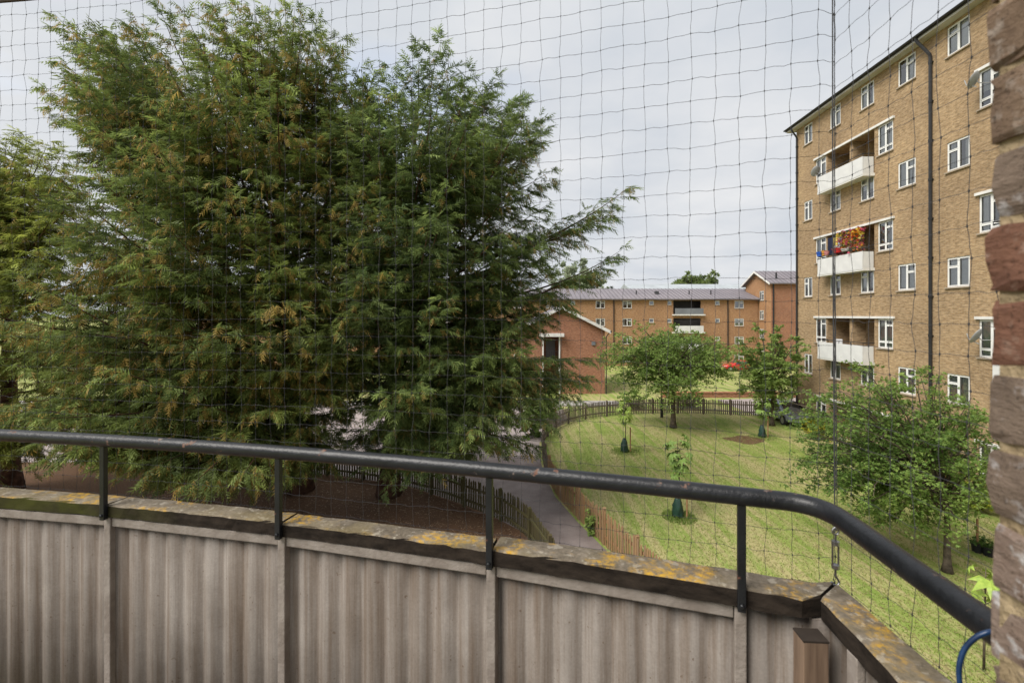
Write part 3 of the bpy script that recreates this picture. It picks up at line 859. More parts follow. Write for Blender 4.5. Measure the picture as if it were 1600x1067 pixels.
profA = [(2.0, .62), (3.5, .90), (7, 1.0), (11, .98), (15, .90), (18, .74), (20.2, .50), (21.6, .2)]
tipsA = dome_tips((-10.9, 17.6), 6.4, 6.3, profA, 420, 11)
def pix(t): return HX + FPX * t[0] / t[1], HY - FPX * (t[2] - CAMZ) / t[1]
def keep(t, left, top):
    x, y = pix(t)
    return x > np.interp(y, left[0], left[1]) and y > np.interp(x, top[0], top[1])
tipsA = [t for t in tipsA if keep(t, ([-40, 40, 130, 200, 300, 400, 420], [225, 135, 95, 105, 90, 60, -999]), ([60, 150, 230, 430, 480, 520, 560, 640], [60, 40, 5, 10, 35, 65, 110, 190]))]
for (x, y, Z, r_) in [(85, 22, 17, .9), (62, 132, 17.4, .5), (70, 160, 16.5, .35), (120, 75, 16, .7), (165, 45, 17, 1.0), (245, 0, 16, 1.2), (330, 5, 16, 1.2), (430, 5, 15, 1.2), (490, 30, 15, 1.1), (530, 60, 15.5, .9),
                      (300, 758, 11.6, -.15), (230, 735, 12.2, -.1), (380, 742, 12, -.1), (130, 700, 12, .0), (330, 690, 12.5, .0), (420, 640, 13, .1), (60, 690, 12.5, .0), (440, 470, 11.5, .5), (330, 510, 11.5, .4), (230, 470, 11.5, .4),
                      (80, 470, 14, .25), (20, 520, 14, .2), (110, 540, 13.5, .2), (50, 580, 13.5, .1), (150, 600, 13, .1), (10, 630, 13, .05), (90, 640, 13, .05), (190, 560, 13, .15), (160, 430, 13, .3), (120, 370, 14.5, .35), (200, 660, 12.5, .0), (260, 620, 12.5, .1), (60, 530, 16.5, .1), (375, 425, 13.5, .4), (300, 240, 14, .7), (350, 290, 14, .6), (410, 260, 14, .7), (460, 300, 14, .6), (430, 340, 13.5, .6), (490, 360, 14, .5), (280, 330, 13.5, .5), (250, 390, 13, .4), (310, 430, 12.5, .4), (450, 420, 13, .4), (500, 440, 13.5, .3), (480, 230, 14.5, .8), (520, 280, 14.5, .7), (420, 380, 13, .5), (200, 330, 14, .5), (350, 395, 14, .5), (395, 400, 13.5, .5), (-30, 560, 14.5, .1), (-20, 660, 13.5, .0), (100, 590, 14, .1), (30, 660, 13.8, .0),
                      (205, 25, 15, 1.1), (285, 12, 14.5, 1.1), (370, 8, 14.5, 1.2), (400, 25, 14.5, 1.1), (460, 15, 14.8, 1.1), (110, 40, 15.5, .9), (95, 95, 15.5, .6), (510, 70, 14.5, 1.0), (150, 60, 15, .9), (575, 130, 15.5, .9), (562, 98, 15.2, 1.1), (588, 112, 15.5, 1.1), (600, 150, 15.2, .9), (590, 210, 15, .7), (570, 290, 14, .6), (610, 330, 14, .5), (560, 380, 13.5, .5), (600, 430, 13.5, .4), (560, 480, 13, .3), (610, 260, 15, .6), (520, 560, 13.5, .2), (585, 540, 14, .2), (540, 190, 15, .8)]:
    p = P(x, y, Z); tipsA.append((p.x, p.y, p.z, r_))
nA = yew('yew_tree', 'largest dark green yew with brown-gold needle clusters, its top leaving the picture', [((-9.0, 19.3, 0), .46, (-9.6, 18.4, 17.5)), ((-11.9, 20.3, 0), .38, (-12.6, 18.6, 18.5))], tipsA, YEW_A, 21)

profB = [(2.2, .60), (4, .85), (7, .98), (10.5, 1.02), (13, .98), (15.0, .84), (16.4, .62), (16.9, .45)]
tipsB = dome_tips((-2.9, 17.0), 4.2, 4.4, profB, 170, 12)
tipsB = [t for t in tipsB if keep(t, ([0, 1], [-999, -999]), ([540, 610, 650, 690, 730, 780, 815, 850, 868, 869], [130, 110, 90, 80, 130, 140, 155, 200, 290, 999]))]
for (x, y, Z, r_) in [(690, 62, 16.5, 1.1), (655, 70, 16, 1.1), (733, 115, 16.6, .9), (778, 122, 16.5, .8), (820, 150, 17, .7), (852, 182, 17, .75), (842, 195, 16.5, .6), (860, 268, 16.5, .45), (862, 285, 17, .4), (848, 345, 16.5, .4),
                      (984, 292, 17, .62), (968, 325, 17, .5), (610, 100, 15.8, 1.2), (640, 85, 16, 1.1), (705, 90, 16, 1.0), (760, 140, 16.4, .9), (800, 165, 16.5, .8), (838, 230, 16.8, .6), (855, 320, 16.8, .5), (972, 390, 17, .55), (962, 405, 16.6, .4), (930, 330, 17, .5), (880, 490, 16.5, .2), (925, 590, 17, -.05), (905, 620, 16.5, -.1),
                      (880, 560, 17, .1), (868, 640, 16, -.15), (838, 700, 15.5, -.2), (800, 690, 15, -.15), (760, 690, 14.5, -.15), (700, 700, 15, -.15), (640, 690, 15, -.15), (820, 590, 15, .05), (740, 610, 14.5, .05), (800, 500, 15, .2), (860, 420, 16, .3), (590, 720, 15.5, -.2), (555, 690, 15.5, -.1),
                      (935, 560, 17.5, .0), (915, 600, 16.5, -.05), (890, 580, 16, .0), (870, 600, 15.5, .0), (850, 560, 15.5, .05), (840, 620, 15, -.05), (855, 660, 15, -.1), (820, 650, 14.5, -.1), (790, 640, 14.5, -.05), (760, 650, 14, -.1), (720, 660, 14, -.1), (680, 640, 14, .0), (650, 600, 13.5, .1), (700, 560, 13.5, .15), (760, 550, 14, .15), (810, 540, 14.5, .15), (840, 500, 15.5, .2), (780, 470, 14.5, .3), (720, 450, 14, .4), (660, 480, 13.5, .3), (640, 540, 13.5, .2), (610, 640, 14.5, .0), (870, 470, 16, .3), (800, 420, 15, .4), (730, 380, 14.5, .5), (680, 330, 14.5, .6), (760, 300, 15, .6), (820, 330, 16, .5), (650, 250, 15, .8), (720, 220, 15.5, .8), (780, 230, 16, .7)]:
    p = P(x, y, Z); tipsB.append((p.x, p.y, p.z, r_))
nB = yew('yew_tree', 'plain dark green yew whose long branches reach right over the path', [((-5.1, 18.8, 0), .40, (-3.6, 17.4, 15.5))], tipsB, YEW_B, 22)

profC = [(1.5, .8), (4, 1.0), (9, 1.0), (12, .85), (14.2, .55), (15.4, .2)]
tipsC = dome_tips((-20.9, 18.3), 5.2, 5.2, profC, 130, 13)
tipsC = [t for t in tipsC if pix(t)[1] > 225]
tipsC = [t for t in tipsC if HX + FPX * t[0] / t[1] > -330]
for (x, y, Z, r_) in [(30, 420, 14.5, .25), (20, 480, 15, .2), (-20, 400, 15, .3), (10, 350, 15.5, .4), (50, 390, 15, .3), (40, 450, 15.5, .2), (60, 300, 15, .4), (25, 255, 16, .7), (55, 235, 16, .8), (10, 215, 16.5, .9), (40, 280, 15.5, .6), (80, 340, 15, .4), (5, 300, 15.5, .5), (70, 420, 14.5, .3), (-10, 270, 16, .6), (95, 290, 16, .5), (100, 235, 16.5, .7), (75, 222, 16.5, .8), (110, 265, 16, .6), (35, 205, 17, .9), (120, 300, 15.5, .5)]:
    p = P(x, y, Z); tipsC.append((p.x, p.y, p.z, r_))
nC = yew('yew_tree', 'yellow-green yew at the far left edge behind the largest yew', [((-21.3, 19.3, 0), .36, (-21, 18.5, 13.5))], tipsC, YEW_C, 23, sp=0.26)
print('yew tris', nA, nB, nC)

LEAF = []
for k in range(4):
    r_ = np.random.RandomState(40 + k)
    a = np.array([[0, 0, 0], [.5, .24, -.06], [1, 0, -.18], [0, 0, 0], [1, 0, -.18], [.5, -.24, -.06]], float)
    b = a.copy(); b[:, :2] = np.stack([a[:, 0]*.8 + a[:, 1]*.6, -a[:, 0]*.6 + a[:, 1]*.8], 1)
    c = a.copy(); c[:, :2] = np.stack([a[:, 0]*.6 - a[:, 1]*.8, a[:, 0]*.8 + a[:, 1]*.6], 1)
    LEAF.append(np.concatenate([a, b * r_.uniform(.7, 1) + [.1, 0, r_.uniform(-.2, .2)], c * r_.uniform(.7, 1) + [.25, 0, r_.uniform(-.2, .2)]]))

def broadleaf(name, label, cat, base, trunk_h, trunk_r, centre, rad, n_limb, n_leaf, leaf, cols, seed, group=None, droop=0.1, flat=0.0, lean=(0, 0), layered=0.0, stems=1, dead_sprig=0):
    rs = np.random.RandomState(seed)
    base = np.array(base, float); centre = np.array(centre, float); rad = np.array(rad, float)
    root = empty(name, base); tag(root, label, cat, group)
    tr = MB(); br = MB()
    fork = base + np.array([lean[0], lean[1], trunk_h])
    if trunk_h > 0.3:
        T = bez(base, base + [0, 0, trunk_h*.35], fork - [lean[0]*.3, lean[1]*.3, trunk_h*.3], fork, 9)
        top = fork + (centre - fork) * np.array([.5, .5, 1.0]) + [0, 0, rad[2]*.4]
        T2 = bez(fork, fork + (top-fork)*.3, fork + (top-fork)*.7 + rs.normal(size=3)*rad*.08, top, 8)[1:]
        tr.tube([p - base for p in np.concatenate([T, T2])], [trunk_r * (1.5 if i == 0 else 1.12 if i == 1 else 1) * (1 - .05*i) for i in range(9)] + [trunk_r * .6 * (1 - .85*i/6) for i in range(7)], 10)
    ends = []
    for i in range(n_limb):
        z = 1 - 2 * (i + .5) / n_limb; a = i * 2.399963 + rs.uniform(-.3, .3)
        u = np.array([math.cos(a) * math.sqrt(1 - z*z), math.sin(a) * math.sqrt(1 - z*z), z])
        if u[2] < 0: u[2] *= (1 - flat)
        e = centre + u * rad * rs.uniform(.62, 1.04)
        if layered: e[2] = centre[2] + round((e[2]-centre[2]) / layered) * layered + rs.uniform(-.12, .12)
        ends.append(e)
    PS, DS = [], []
    per = n_leaf // max(n_limb, 1)
    for e in ends:
        s = fork + (centre - fork) * rs.uniform(0, .45)
        L = np.linalg.norm(e - s)
        C = bez(s, s + (e-s)*.3 + [0, 0, L*.18], s + (e-s)*.7 + [0, 0, L*.12] + rs.normal(size=3)*L*.06, e, 9)
        br.tube([p - base for p in C], [max(trunk_r * .34, .012) * (1 - .9*i/8) + .003 for i in range(9)], 5, False)
        nb = max(5, per // 26)
        for j in range(nb):
            t = rs.uniform(.3, 1.0) ** .8; q = C[int(t * 8)]
            d = nrm(nrm(e - s) * .6 + rs.normal(size=3) * np.array([.8, .8, .35])); l2 = rs.uniform(.16, .42) * rad[:2].mean() * (1.15 - .45*t)
            tt = np.array([0, .5, 1.0])[:, None]; Q = q + d*l2*tt - np.array([0, 0, droop])*l2*tt**2
            br.tube([p - base for p in Q], [.009, .006, .002], 3, False)
            m = per // nb; ts = rs.uniform(.1, 1.05, (m, 1))
            pos = q + d*l2*ts - np.array([0, 0, droop])*l2*ts**2 + rs.normal(size=(m, 3)) * np.array([.075, .075, .045]) * rad[:2].mean() * .32
            PS.append(pos); DS.append(nrm(d + rs.normal(size=(m, 3)) * np.array([.9, .9, .45]) - np.array([0, 0, .25])))
    pos, dv = np.concatenate(PS), np.concatenate(DS)
    sz = leaf * rs.uniform(.6, 1.3, len(pos))
    c0, c1, c2 = (np.array(c) for c in cols)
    k = np.clip(.5 + .45*vnoise(pos*1.3, seed) + rs.normal(size=len(pos))*.28, 0, 1)[:, None]
    col = np.where(k < .5, c0 + (c1-c0)*k*2, c1 + (c2-c1)*(k*2-1))
    V, F, C = place(LEAF, pos, dv, sz, col, rs, roll=.6)
    if trunk_h > 0.3: build('trunk', tr, MAT['bark'], root, smooth=True)
    build('branches', br, MAT['bark'], root, smooth=True)
    link('crown', np_mesh('crown', V - base, F, MAT['leaves'], C), root)['kind'] = 'stuff'
    return root

CHERRY = [(0.135, 0.215, 0.048), (0.245, 0.350, 0.085), (0.36, 0.46, 0.140)]
DEEP = [(0.098, 0.175, 0.038), (0.195, 0.295, 0.068), (0.30, 0.40, 0.100)]
b = G(1052, 668)
broadleaf('lawn_tree', 'spreading green tree in the middle of the lawn before the picket fence', 'tree', b, 3.0, .17, (b.x - .2, b.y, 4.7), (4.7, 4.0, 2.3), 84, 23000, .135, CHERRY, 31, droop=.5, layered=.5)
broadleaf('lawn_tree', 'wispy green tree by the far corner of the tower block', 'tree', (17.5, 30.6, 0), 2.0, .13, (17.3, 30.5, 4.1), (2.7, 2.5, 2.9), 52, 13000, .14, CHERRY, 32, droop=.3)
b = G(1480, 893)
broadleaf('lawn_tree', 'leafy green tree on the lawn in front of the tower block', 'tree', b, 1.7, .10, (b.x - 1.25, b.y + .8, 3.6), (3.2, 2.6, 2.6), 92, 30000, .085, DEEP, 33, droop=.35, layered=.35)
# distant trees over the roofs
b = P(905, 455, 112); broadleaf('distant_tree', 'pale green rounded tree rising behind the long roof', 'tree', (b.x, b.y, 0), 8, .5, (b.x, b.y, 14.4), (8.0, 6, 7.2), 70, 9000, .7, [(0.28, .33, .21), (.38, .43, .29), (.48, .52, .38)], 34, group=None)
b = P(1086, 455, 96); broadleaf('distant_tree', 'small dark green domed tree top above the long roof', 'tree', (b.x, b.y, 0), 8, .5, (b.x, b.y, 13.2), (5.8, 4.5, 4.0), 55, 6500, .6, [(0.13, .18, .06), (.20, .26, .085), (.27, .33, .11)], 35)
b = P(952, 455, 100); broadleaf('distant_tree', 'tiny dark pointed tree top right of the pale tree above the roof', 'tree', (b.x, b.y, 0), 8, .3, (b.x, b.y, 11.5), (1.6, 1.5, 2.9), 26, 2000, .5, [(0.03, .05, .025), (.05, .08, .04), (.08, .11, .05)], 36)
b = P(800, 455, 115); broadleaf('distant_tree', 'green tree behind the long roof seen past the drooping conifer branches', 'tree', (b.x, b.y, 0), 8, .4, (b.x, b.y, 11.0), (7, 5, 4.4), 40, 4500, .75, [(0.06, .09, .035), (.10, .14, .06), (.15, .19, .08)], 37)

# shrubs
SHR = [('large_shrub', 'grey-green bush between fence and lawn beside the path end', (1.3, 27.5), (1.1, 1.0, 1.1), 1.0, DEEP, 3200, .12),
       ('large_shrub', 'tall hedge bush at the lawn corner by the far fence bend', (2.3, 32.2), (1.8, 1.5, 1.3), 1.1, DEEP, 3000, .14),
       ('flowering_shrub', 'yellow-leaved shrub at the foot of the tower block', (18.2, 27.2), (1.0, .9, .8), .75, [(.20, .22, .03), (.36, .36, .04), (.60, .55, .06)], 1800, .11),
       ('flowering_shrub', 'pale white-flowering shrub against the tower block wall', (18.4, 24.0), (1.1, .9, .9), .8, [(.10, .15, .04), (.25, .30, .16), (.7, .7, .62)], 1800, .11),
       ('flowering_shrub', 'pink-flowering shrub against the tower block wall', (18.2, 19.6), (1.0, .9, .9), .85, [(.06, .11, .03), (.12, .17, .05), (.62, .16, .20)], 1800, .10),
       ('flowering_shrub', 'lime green shrub by the tower block near the brick wall end', (17.6, 17.2), (1.1, 1.0, .9), .85, [(.10, .15, .02), (.22, .28, .03), (.42, .45, .05)], 2000, .10),
       ('garden_shrub', 'small leafy weed clump growing through the tan pickets', (2.75, 15.4), (.35, .4, .45), .45, CHERRY, 500, .10),
       ('garden_shrub', 'leafy weed clump along the lawn side of the fence', (2.25, 19.2), (.4, 1.2, .35), .35, DEEP, 800, .10),
       ('garden_shrub', 'dark bush behind the far picket fence below the lawn tree', (9.6, 36.2), (1.6, 1.0, .9), .8, DEEP, 1800, .13),
       ('garden_shrub', 'dark bush behind the far picket fence towards the tower block', (14.0, 36.6), (1.8, 1.0, .8), .7, DEEP, 1800, .13)]
for k, (nm, lb, (x, y), rad, zc, cols, n, lf) in enumerate(SHR):
    broadleaf(nm, lb, 'shrub', (x, y, 0), 0.1, .05, (x, y, zc), rad, 22, n, lf, cols, 60 + k)

# ------------------------------------------------------------------ saplings with stakes and watering bags
MAT['stake'] = simple('stake_wood', (0.36, 0.20, 0.10), (0.25, 0.14, 0.07), 8, 0.85)
MAT['bag'] = simple('green_water_bag', (0.020, 0.060, 0.042), (0.010, 0.034, 0.026), 5, 0.4, 0.5, bump=0.8, bscale=9)
MAT['sapling_leaf'] = simple('lime_leaf', (0.33, 0.43, 0.075), (0.22, 0.33, 0.055), 6, 0.5)
MAT['sapling_leaf2'] = simple('mid_green_leaf', (0.21, 0.31, 0.07), (0.14, 0.23, 0.05), 6, 0.5)
def palm_leaf(seed):
    r = random.Random(seed); mb = MB()
    for k in range(6):
        a = R(-100 + 40 * k); L = r.uniform(.8, 1.05) * (1 - .25 * abs(k - 2.5) / 2.5); w = .17
        c, s = math.cos(a), math.sin(a)
        def q(u, v, z): return (u*c - v*s, u*s + v*c, z)
        n = len(mb.v)
        mb.v += [q(0, 0, 0), q(.45*L, w, -.02), q(L, 0, -.28), q(.45*L, -w, -.02), q(.5*L, 0, .03)]
        mb.f += [(n, n+4, n+1), (n+1, n+4, n+2), (n+2, n+4, n+3), (n+3, n+4, n)]
    return mb
def sapling(label, base, h, nleaf, lsize, seed, mat, bag=True, tuft=True, stake_h=1.35):
    r = random.Random(seed); root = empty('young_tree', base); tag(root, label, 'young tree', 'staked young trees on the lawn')
    top = Vector((r.uniform(-.06, .06), r.uniform(-.05, .05), h))
    build('stem', MB().tube([(0, 0, 0), (.02, .01, h*.4), top * .8, top], [.026, .022, .014, .006], 6), MAT['bark'], root, smooth=True)
    if stake_h: build('stake', MB().tube([(.25, -.10, 0), (.25, -.10, stake_h)], .034, 8), MAT['stake'], root)
    if bag:
        prof = [(.15, 0.0), (.19, .04), (.20, .16), (.175, .32), (.18, .42), (.13, .58), (.10, .68), (.085, .72)]
        mb = MB().lathe(prof, 18); rr = random.Random(seed + 1)
        mb.v = [(x * (1 + .17*math.sin(5*math.atan2(y, x) + z*14)) + (-.05), y * (1 + .15*math.sin(4*math.atan2(y, x) - z*11)), z) for x, y, z in mb.v]
        bo = build('watering_bag', mb, MAT['bag'], root, smooth=True)
        build('strap', MB().lathe([(.085, .70), (.095, .72), (.085, .75)], 10, (-.04, 0, 0)), MAT['black_metal'], bo)
    lm = [palm_leaf(seed + k).mesh('leaf', MAT[mat]) for k in range(3)]
    for k in range(nleaf):
        z = h * (1 - .44 * (k / nleaf)) + r.uniform(-.12, .10); a = k * 2.4 + r.uniform(-.7, .7)
        rad = (.06 + .44 * r.uniform(.3, 1) * math.sin(math.pi * (.18 + .75 * k / nleaf))) * h * .36
        link('leaf', r.choice(lm), root, (math.cos(a)*rad, math.sin(a)*rad, z), (r.uniform(-.5, .5), R(38) + r.uniform(-.45, .5), a), [lsize * r.uniform(.6, 1.2)] * 3)
    bm = MB()
    for k in range(nleaf):
        ch = root.children[-1 - k]
        p = ch.location; bm.tube([(0, 0, p.z - .12), (p.x, p.y, p.z)], [.008, .004], 4, False)
    build('twigs', bm, MAT['bark'], root)['kind'] = 'stuff'
    return root
pS1, pS2, pS3 = G(977, 706), G(1061, 808), G(1192, 683)
sapling('young tree with pale lime leaves and green watering bag farther up the lawn', pS1, 2.85, 22, .36, 71, 'sapling_leaf')
sapling('nearest young tree with big green leaves, stake and dark green watering bag', pS2, 2.9, 40, .31, 72, 'sapling_leaf2', stake_h=1.15)
sapling('young tree with green watering bag at the far right of the lawn', pS3, 2.3, 12, .40, 73, 'sapling_leaf2')
sapling('young lime-leaved tree beside the brick pier at the lower right', (9.85, 9.5, 0), 2.15, 7, .40, 74, 'sapling_leaf', bag=False, stake_h=0)
# potted plants with stake near the tower block
MAT['pot'] = simple('black_plastic_pot', (0.02, 0.02, 0.022), None, 4, .5)
for k, (px, py, h, lb) in enumerate([(1527, 862, 1.1, 'black pot holding a tall wooden stake near the brick pier'), (1545, 868, .0, 'black pot with a low leafy plant near the brick pier')]):
    p = G(px, py)
    root = empty('plant_pot', p); root.scale = (.72, .72, .8); tag(root, lb, 'pot', 'pots on the grass by the tower block')
    build('pot', MB().lathe([(.17, 0), (.21, .30), (.23, .31), (.23, .35), (.19, .35), (.185, .30)], 14), MAT['pot'], root)
    if h: build('stake', MB().box((-.03, -.03, .25), (.03, .03, h + .2)), MAT['stake'], root)
    rs = np.random.RandomState(90 + k); n = 90
    pos = rs.normal(size=(n, 3)) * [.13, .13, .09] + [0, 0, .42]
    V, F, C = place(LEAF, pos, rs.normal(size=(n, 3)), np.full(n, .12), np.tile([.10, .17, .04], (n, 1)), rs)
    link('foliage', np_mesh('foliage', V, F, MAT['leaves'], C), root)

# ------------------------------------------------------------------ lamp post, cars
LP = empty('lamp_post', G(1034, 652)); tag(LP, 'slim black lamp post in front of the far picket fence', 'lamp post')
build('base', MB().lathe([(.11, 0), (.11, .9), (.09, 1.0), (.06, 1.05)], 12), MAT['black_metal'], LP)
build('pole', MB().tube([(0, 0, 1.0), (0, 0, 4.2)], [.05, .04], 10), MAT['black_metal'], LP)
build('lantern', MB().lathe([(.05, 4.2), (.14, 4.28), (.17, 4.6), (.20, 4.62), (.05, 4.78), (.01, 4.82)], 10), MAT['black_metal'], LP)

MAT['tyre'] = simple('tyre_rubber', (0.02, 0.02, 0.02), None, 4, .85)
MAT['rim'] = simple('alloy_rim', (0.5, 0.5, 0.52), None, 4, .35, .5, .8)
MAT['car_glass'] = simple('car_window_glass', (0.035, 0.045, 0.055), (0.025, 0.03, 0.04), 2, .06, .8)
MAT['lamp_clear'] = simple('headlamp_lens', (0.75, 0.77, 0.8), None, 4, .12, .6)
MAT['lamp_red'] = simple('tail_lamp_lens', (0.35, 0.01, 0.01), None, 4, .15, .6)
MAT['plate'] = simple('number_plate', (0.7, 0.7, 0.66), None, 4, .5)
def car_paint(name, c):
    n = N(name); n.set(Base_Color=(*c, 1), Roughness=.3); n.b.inputs['Coat Weight'].default_value = .8; n.b.inputs['Coat Roughness'].default_value = .05
    n.b.inputs['Metallic'].default_value = .3
    return n.m
def car(label, loc, rz, colour, name='parked_car'):
    root = empty(name, loc, rz); tag(root, label, 'car', 'cars parked around the estate')
    paint = car_paint(name + '_paint', colour)
    # stations along x (front +x): x, half width, sill z, belt z, roof z, roof half width
    st = [(-2.08, .62, .42, .70, .72, .55), (-2.0, .76, .30, .88, .92, .60), (-1.75, .84, .24, .94, 1.10, .60), (-1.35, .87, .22, .95, 1.40, .60), (-.6, .88, .20, .94, 1.47, .61),
          (.15, .88, .20, .92, 1.45, .60), (.55, .88, .20, .91, 1.28, .60), (1.05, .87, .20, .90, .95, .62), (1.6, .84, .22, .82, .85, .60), (1.95, .76, .28, .70, .72, .55), (2.08, .62, .36, .58, .60, .5)]
    body = MB(); rows = []
    for x, w, s, bl, rf, rw in st:
        n = len(body.v)
        ring = [(w*.9, s), (w, s + .12), (w, (s+bl)/2 + .05), (w*.96, bl), (rw + (w*.96-rw)*.15, bl + (rf-bl)*.8), (rw*.85, rf - .01), (0, rf + .01)]
        full = ring + [(-a, z) for a, z in reversed(ring[:-1])]
        body.v += [(x, a, z) for a, z in full]; rows.append((n, len(full)))
    for (n0, k), (n1, _) in zip(rows[:-1], rows[1:]):
        for i in range(k): body.f.append((n0+i, n0+(i+1) % k, n1+(i+1) % k, n1+i))
    body.f.append(tuple(range(rows[0][0], rows[0][0]+rows[0][1]))); body.f.append(tuple(reversed(range(rows[-1][0], rows[-1][0]+rows[-1][1]))))
    build('body', body, paint, root, smooth=True, sub=1)
    def strip(name, pts, mat, t=.012):
        c = sum((Vector(p) for p in pts), Vector()) / len(pts)
        build(name, MB().quad(*pts), mat, root)
    strip('windscreen', [(1.02, -.60, .985), (1.02, .60, .985), (.34, .545, 1.40), (.34, -.545, 1.40)], MAT['car_glass'])
    strip('rear_window', [(-1.86, .60, 1.05), (-1.86, -.60, 1.05), (-1.50, -.53, 1.38), (-1.50, .53, 1.38)], MAT['car_glass'])
    for sgn in (-1, 1):
        for x0, x1, x2, x3 in ((.75, .28, -.42, -.40), (-.50, -.50, -1.22, -1.45)):
            pts = [(x0, sgn*.857, .975), (x1, sgn*.700, 1.36), (x2, sgn*.700, 1.38), (x3, sgn*.857, .985)]
            strip('side_window', pts if sgn > 0 else pts[::-1], MAT['car_glass'])
        for x in (1.28, -1.28):
            w = build('wheel', MB().lathe([(.20, -.1), (.31, -.1), (.33, -.06), (.33, .06), (.31, .1), (.20, .1)], 20), MAT['tyre'], root, (x, sgn*.80, .33), (R(90), 0, 0))
            build('rim', MB().lathe([(.205, -.105), (.19, -.08), (.05, -.07)], 14) if sgn > 0 else MB().lathe([(.05, .07), (.19, .08), (.205, .105)], 14), MAT['rim'], w)
        build('headlight', MB().lathe([(.02, 0), (.09, .01), (.10, .05), (.02, .10)], 10), MAT['lamp_clear'], root, (1.90, sgn*.60, .66), (0, R(80), 0))
        build('tail_light', MB().box((-.04, -.07, -.12), (.04, .07, .12)), MAT['lamp_red'], root, (-1.985, sgn*.64, .80))
        build('wing_mirror', MB().box((-.06, -.1, -.06), (.06, .1, .06)), paint, root, (.68, sgn*.97, 1.0), bevel=.02)
    build('number_plate', MB().box((-.01, -.26, -.055), (.01, .26, .055)), MAT['plate'], root, (2.10, 0, .47))
    return root
car('silver car parked on the road glimpsed low through the right conifer', (-4.2, 27.2, .018), R(-12), (.55, .57, .6))
car('dark grey car parked on the road behind the conifer trunks', (-13.6, 25.6, .018), R(188), (.10, .11, .12))
car('pale blue-white car parked beyond the left conifer branches', (-23.0, 29.2, .018), R(185), (.62, .68, .74))
car('white car parked farther along the road at the left', (-29.5, 30.5, .018), R(178), (.75, .76, .77))
car('silver-blue car parked at the foot of the tower block corner', (19.2, 32.0, .0), R(-92), (.24, .27, .32))
car('bright red car parked on the grass before the long block', (30.4, 61.0, .0), R(170), (.55, .03, .02))

# ------------------------------------------------------------------ things on the tower block balconies
def dish(label, s, y, z, face, parent_group='satellite dishes'):
    root = empty('satellite_dish', TBW(s, y, z), TBROT); tag(root, label, 'satellite dish', parent_group)
    prof = [(.02, 0), (.16, .02), (.28, .06), (.34, .10), (.345, .11), (.29, .075), (.16, .035), (.02, .012)]
    build('reflector', MB().lathe(prof, 18), MAT['dish'], root, (0, .0, .0), face, smooth=True)
    build('arm', MB().tube([(0, -y - .02 + .0, -.12), (0, -.1, -.12), (0, -.02, -.02)], .02, 6), MAT['dish'], root)
    d = Matrix.Rotation(face[2], 3, 'Z') @ Matrix.Rotation(face[0], 3, 'X') @ Vector((0, 0, 1))
    build('receiver', MB().tube([(0, 0, -.28), tuple(d*.35 + Vector((0, 0, -.25))), tuple(d*.42 + Vector((0, 0, -.05)))], .018, 6), MAT['dish'], root)
MAT['dish'] = simple('grey_dish', (.42, .43, .44), None, 3, .5)
dish('grey satellite dish on the top left balcony of the tower block', 29.1, .75, 16.6, (R(-62), 0, R(-70)))
dish('grey satellite dish on the uppermost window near the brick pier', 18.95, .5, 17.2, (R(-62), 0, R(-60)))
dish('grey satellite dish on the window near the brick pier below the others', 18.9, .45, 6.5, (R(-62), 0, R(-60)))
dish('grey satellite dish low on the far corner of the tower block', 32.0, .5, 2.9, (R(-62), 0, R(-60)))
# flower screen and clutter on the middle balcony (floor 10.05)
zf = 10.05
fs = empty('flower_screen', TBW(26.3, .55, zf + 1.0), TBROT); tag(fs, 'wire screen full of red, yellow and green flowers on the middle balcony', 'flower screen')
tm = MB()
for k in range(9): tm.tube([(-.9 + k*.25, 0, 0), (-.9 + k*.25, 0, 1.35)], .008, 4)
for k in range(6): tm.tube([(-.95, 0, .02 + k*.26), (1.15, 0, .02 + k*.26)], .008, 4)
build('trellis', tm, MAT['black_metal'], fs)
rs = np.random.RandomState(8); n = 560
pos = np.stack([rs.uniform(-.95, 1.15, n), rs.normal(size=n)*.06, rs.uniform(.0, 1.3, n)], 1)
nzz = vnoise(pos * 3.2, 3) + rs.normal(size=n) * .35
pal = np.array([[.10, .16, .04], [.62, .06, .03], [.70, .30, .03], [.75, .62, .10], [.6, .12, .2], [.05, .09, .03], [.65, .65, .6]])
ci = np.clip(((nzz + 1.1) * 3.2).astype(int), 0, 6)
V, F, C = place(LEAF, pos, rs.normal(size=(n, 3)), rs.uniform(.10, .19, n), pal[ci], rs)
link('flowers', np_mesh('flowers', V, F, MAT['leaves'], C), fs)['kind'] = 'stuff'
def cloth(label, s, z, w, h, col, y=.3):
    mb = MB(); k = 6
    for i in range(k):
        a, b_ = -w/2 + w*i/k, -w/2 + w*(i+1)/k; ya, yb = .03*(i % 2), .03*((i+1) % 2)
        mb.box((a, min(ya, yb), -h), (b_, max(ya, yb) + .015, 0))
    o = build('hanging_garment', mb, simple('cloth_' + str(len(bpy.data.materials)), col, None, 4, .9), None, TBW(s, y, z), (0, 0, TBROT)); tag(o, label, 'garment', 'washing on the middle balcony')
cloth('dark navy garment hanging on the middle balcony', 28.4, zf + 2.2, .5, 1.1, (.015, .02, .05))
cloth('yellow garment hanging on the middle balcony', 27.95, zf + 2.15, .35, .5, (.65, .5, .12))
cloth('pale blue garment hanging on the middle balcony', 27.55, zf + 2.1, .35, .9, (.40, .48, .58))
def tub(label, s, col, w=.3, h=.22):
    o = build('plastic_tub', MB().lathe([(w*.38, 0), (w*.5, h), (w*.53, h), (w*.53, h+.02), (w*.47, h+.02), (w*.36, .02)], 12), simple('tub_' + str(len(bpy.data.materials)), col, None, 3, .5), None, TBW(s, .635, zf + 1.105)); tag(o, label, 'tub', 'tubs along the middle balcony rail')
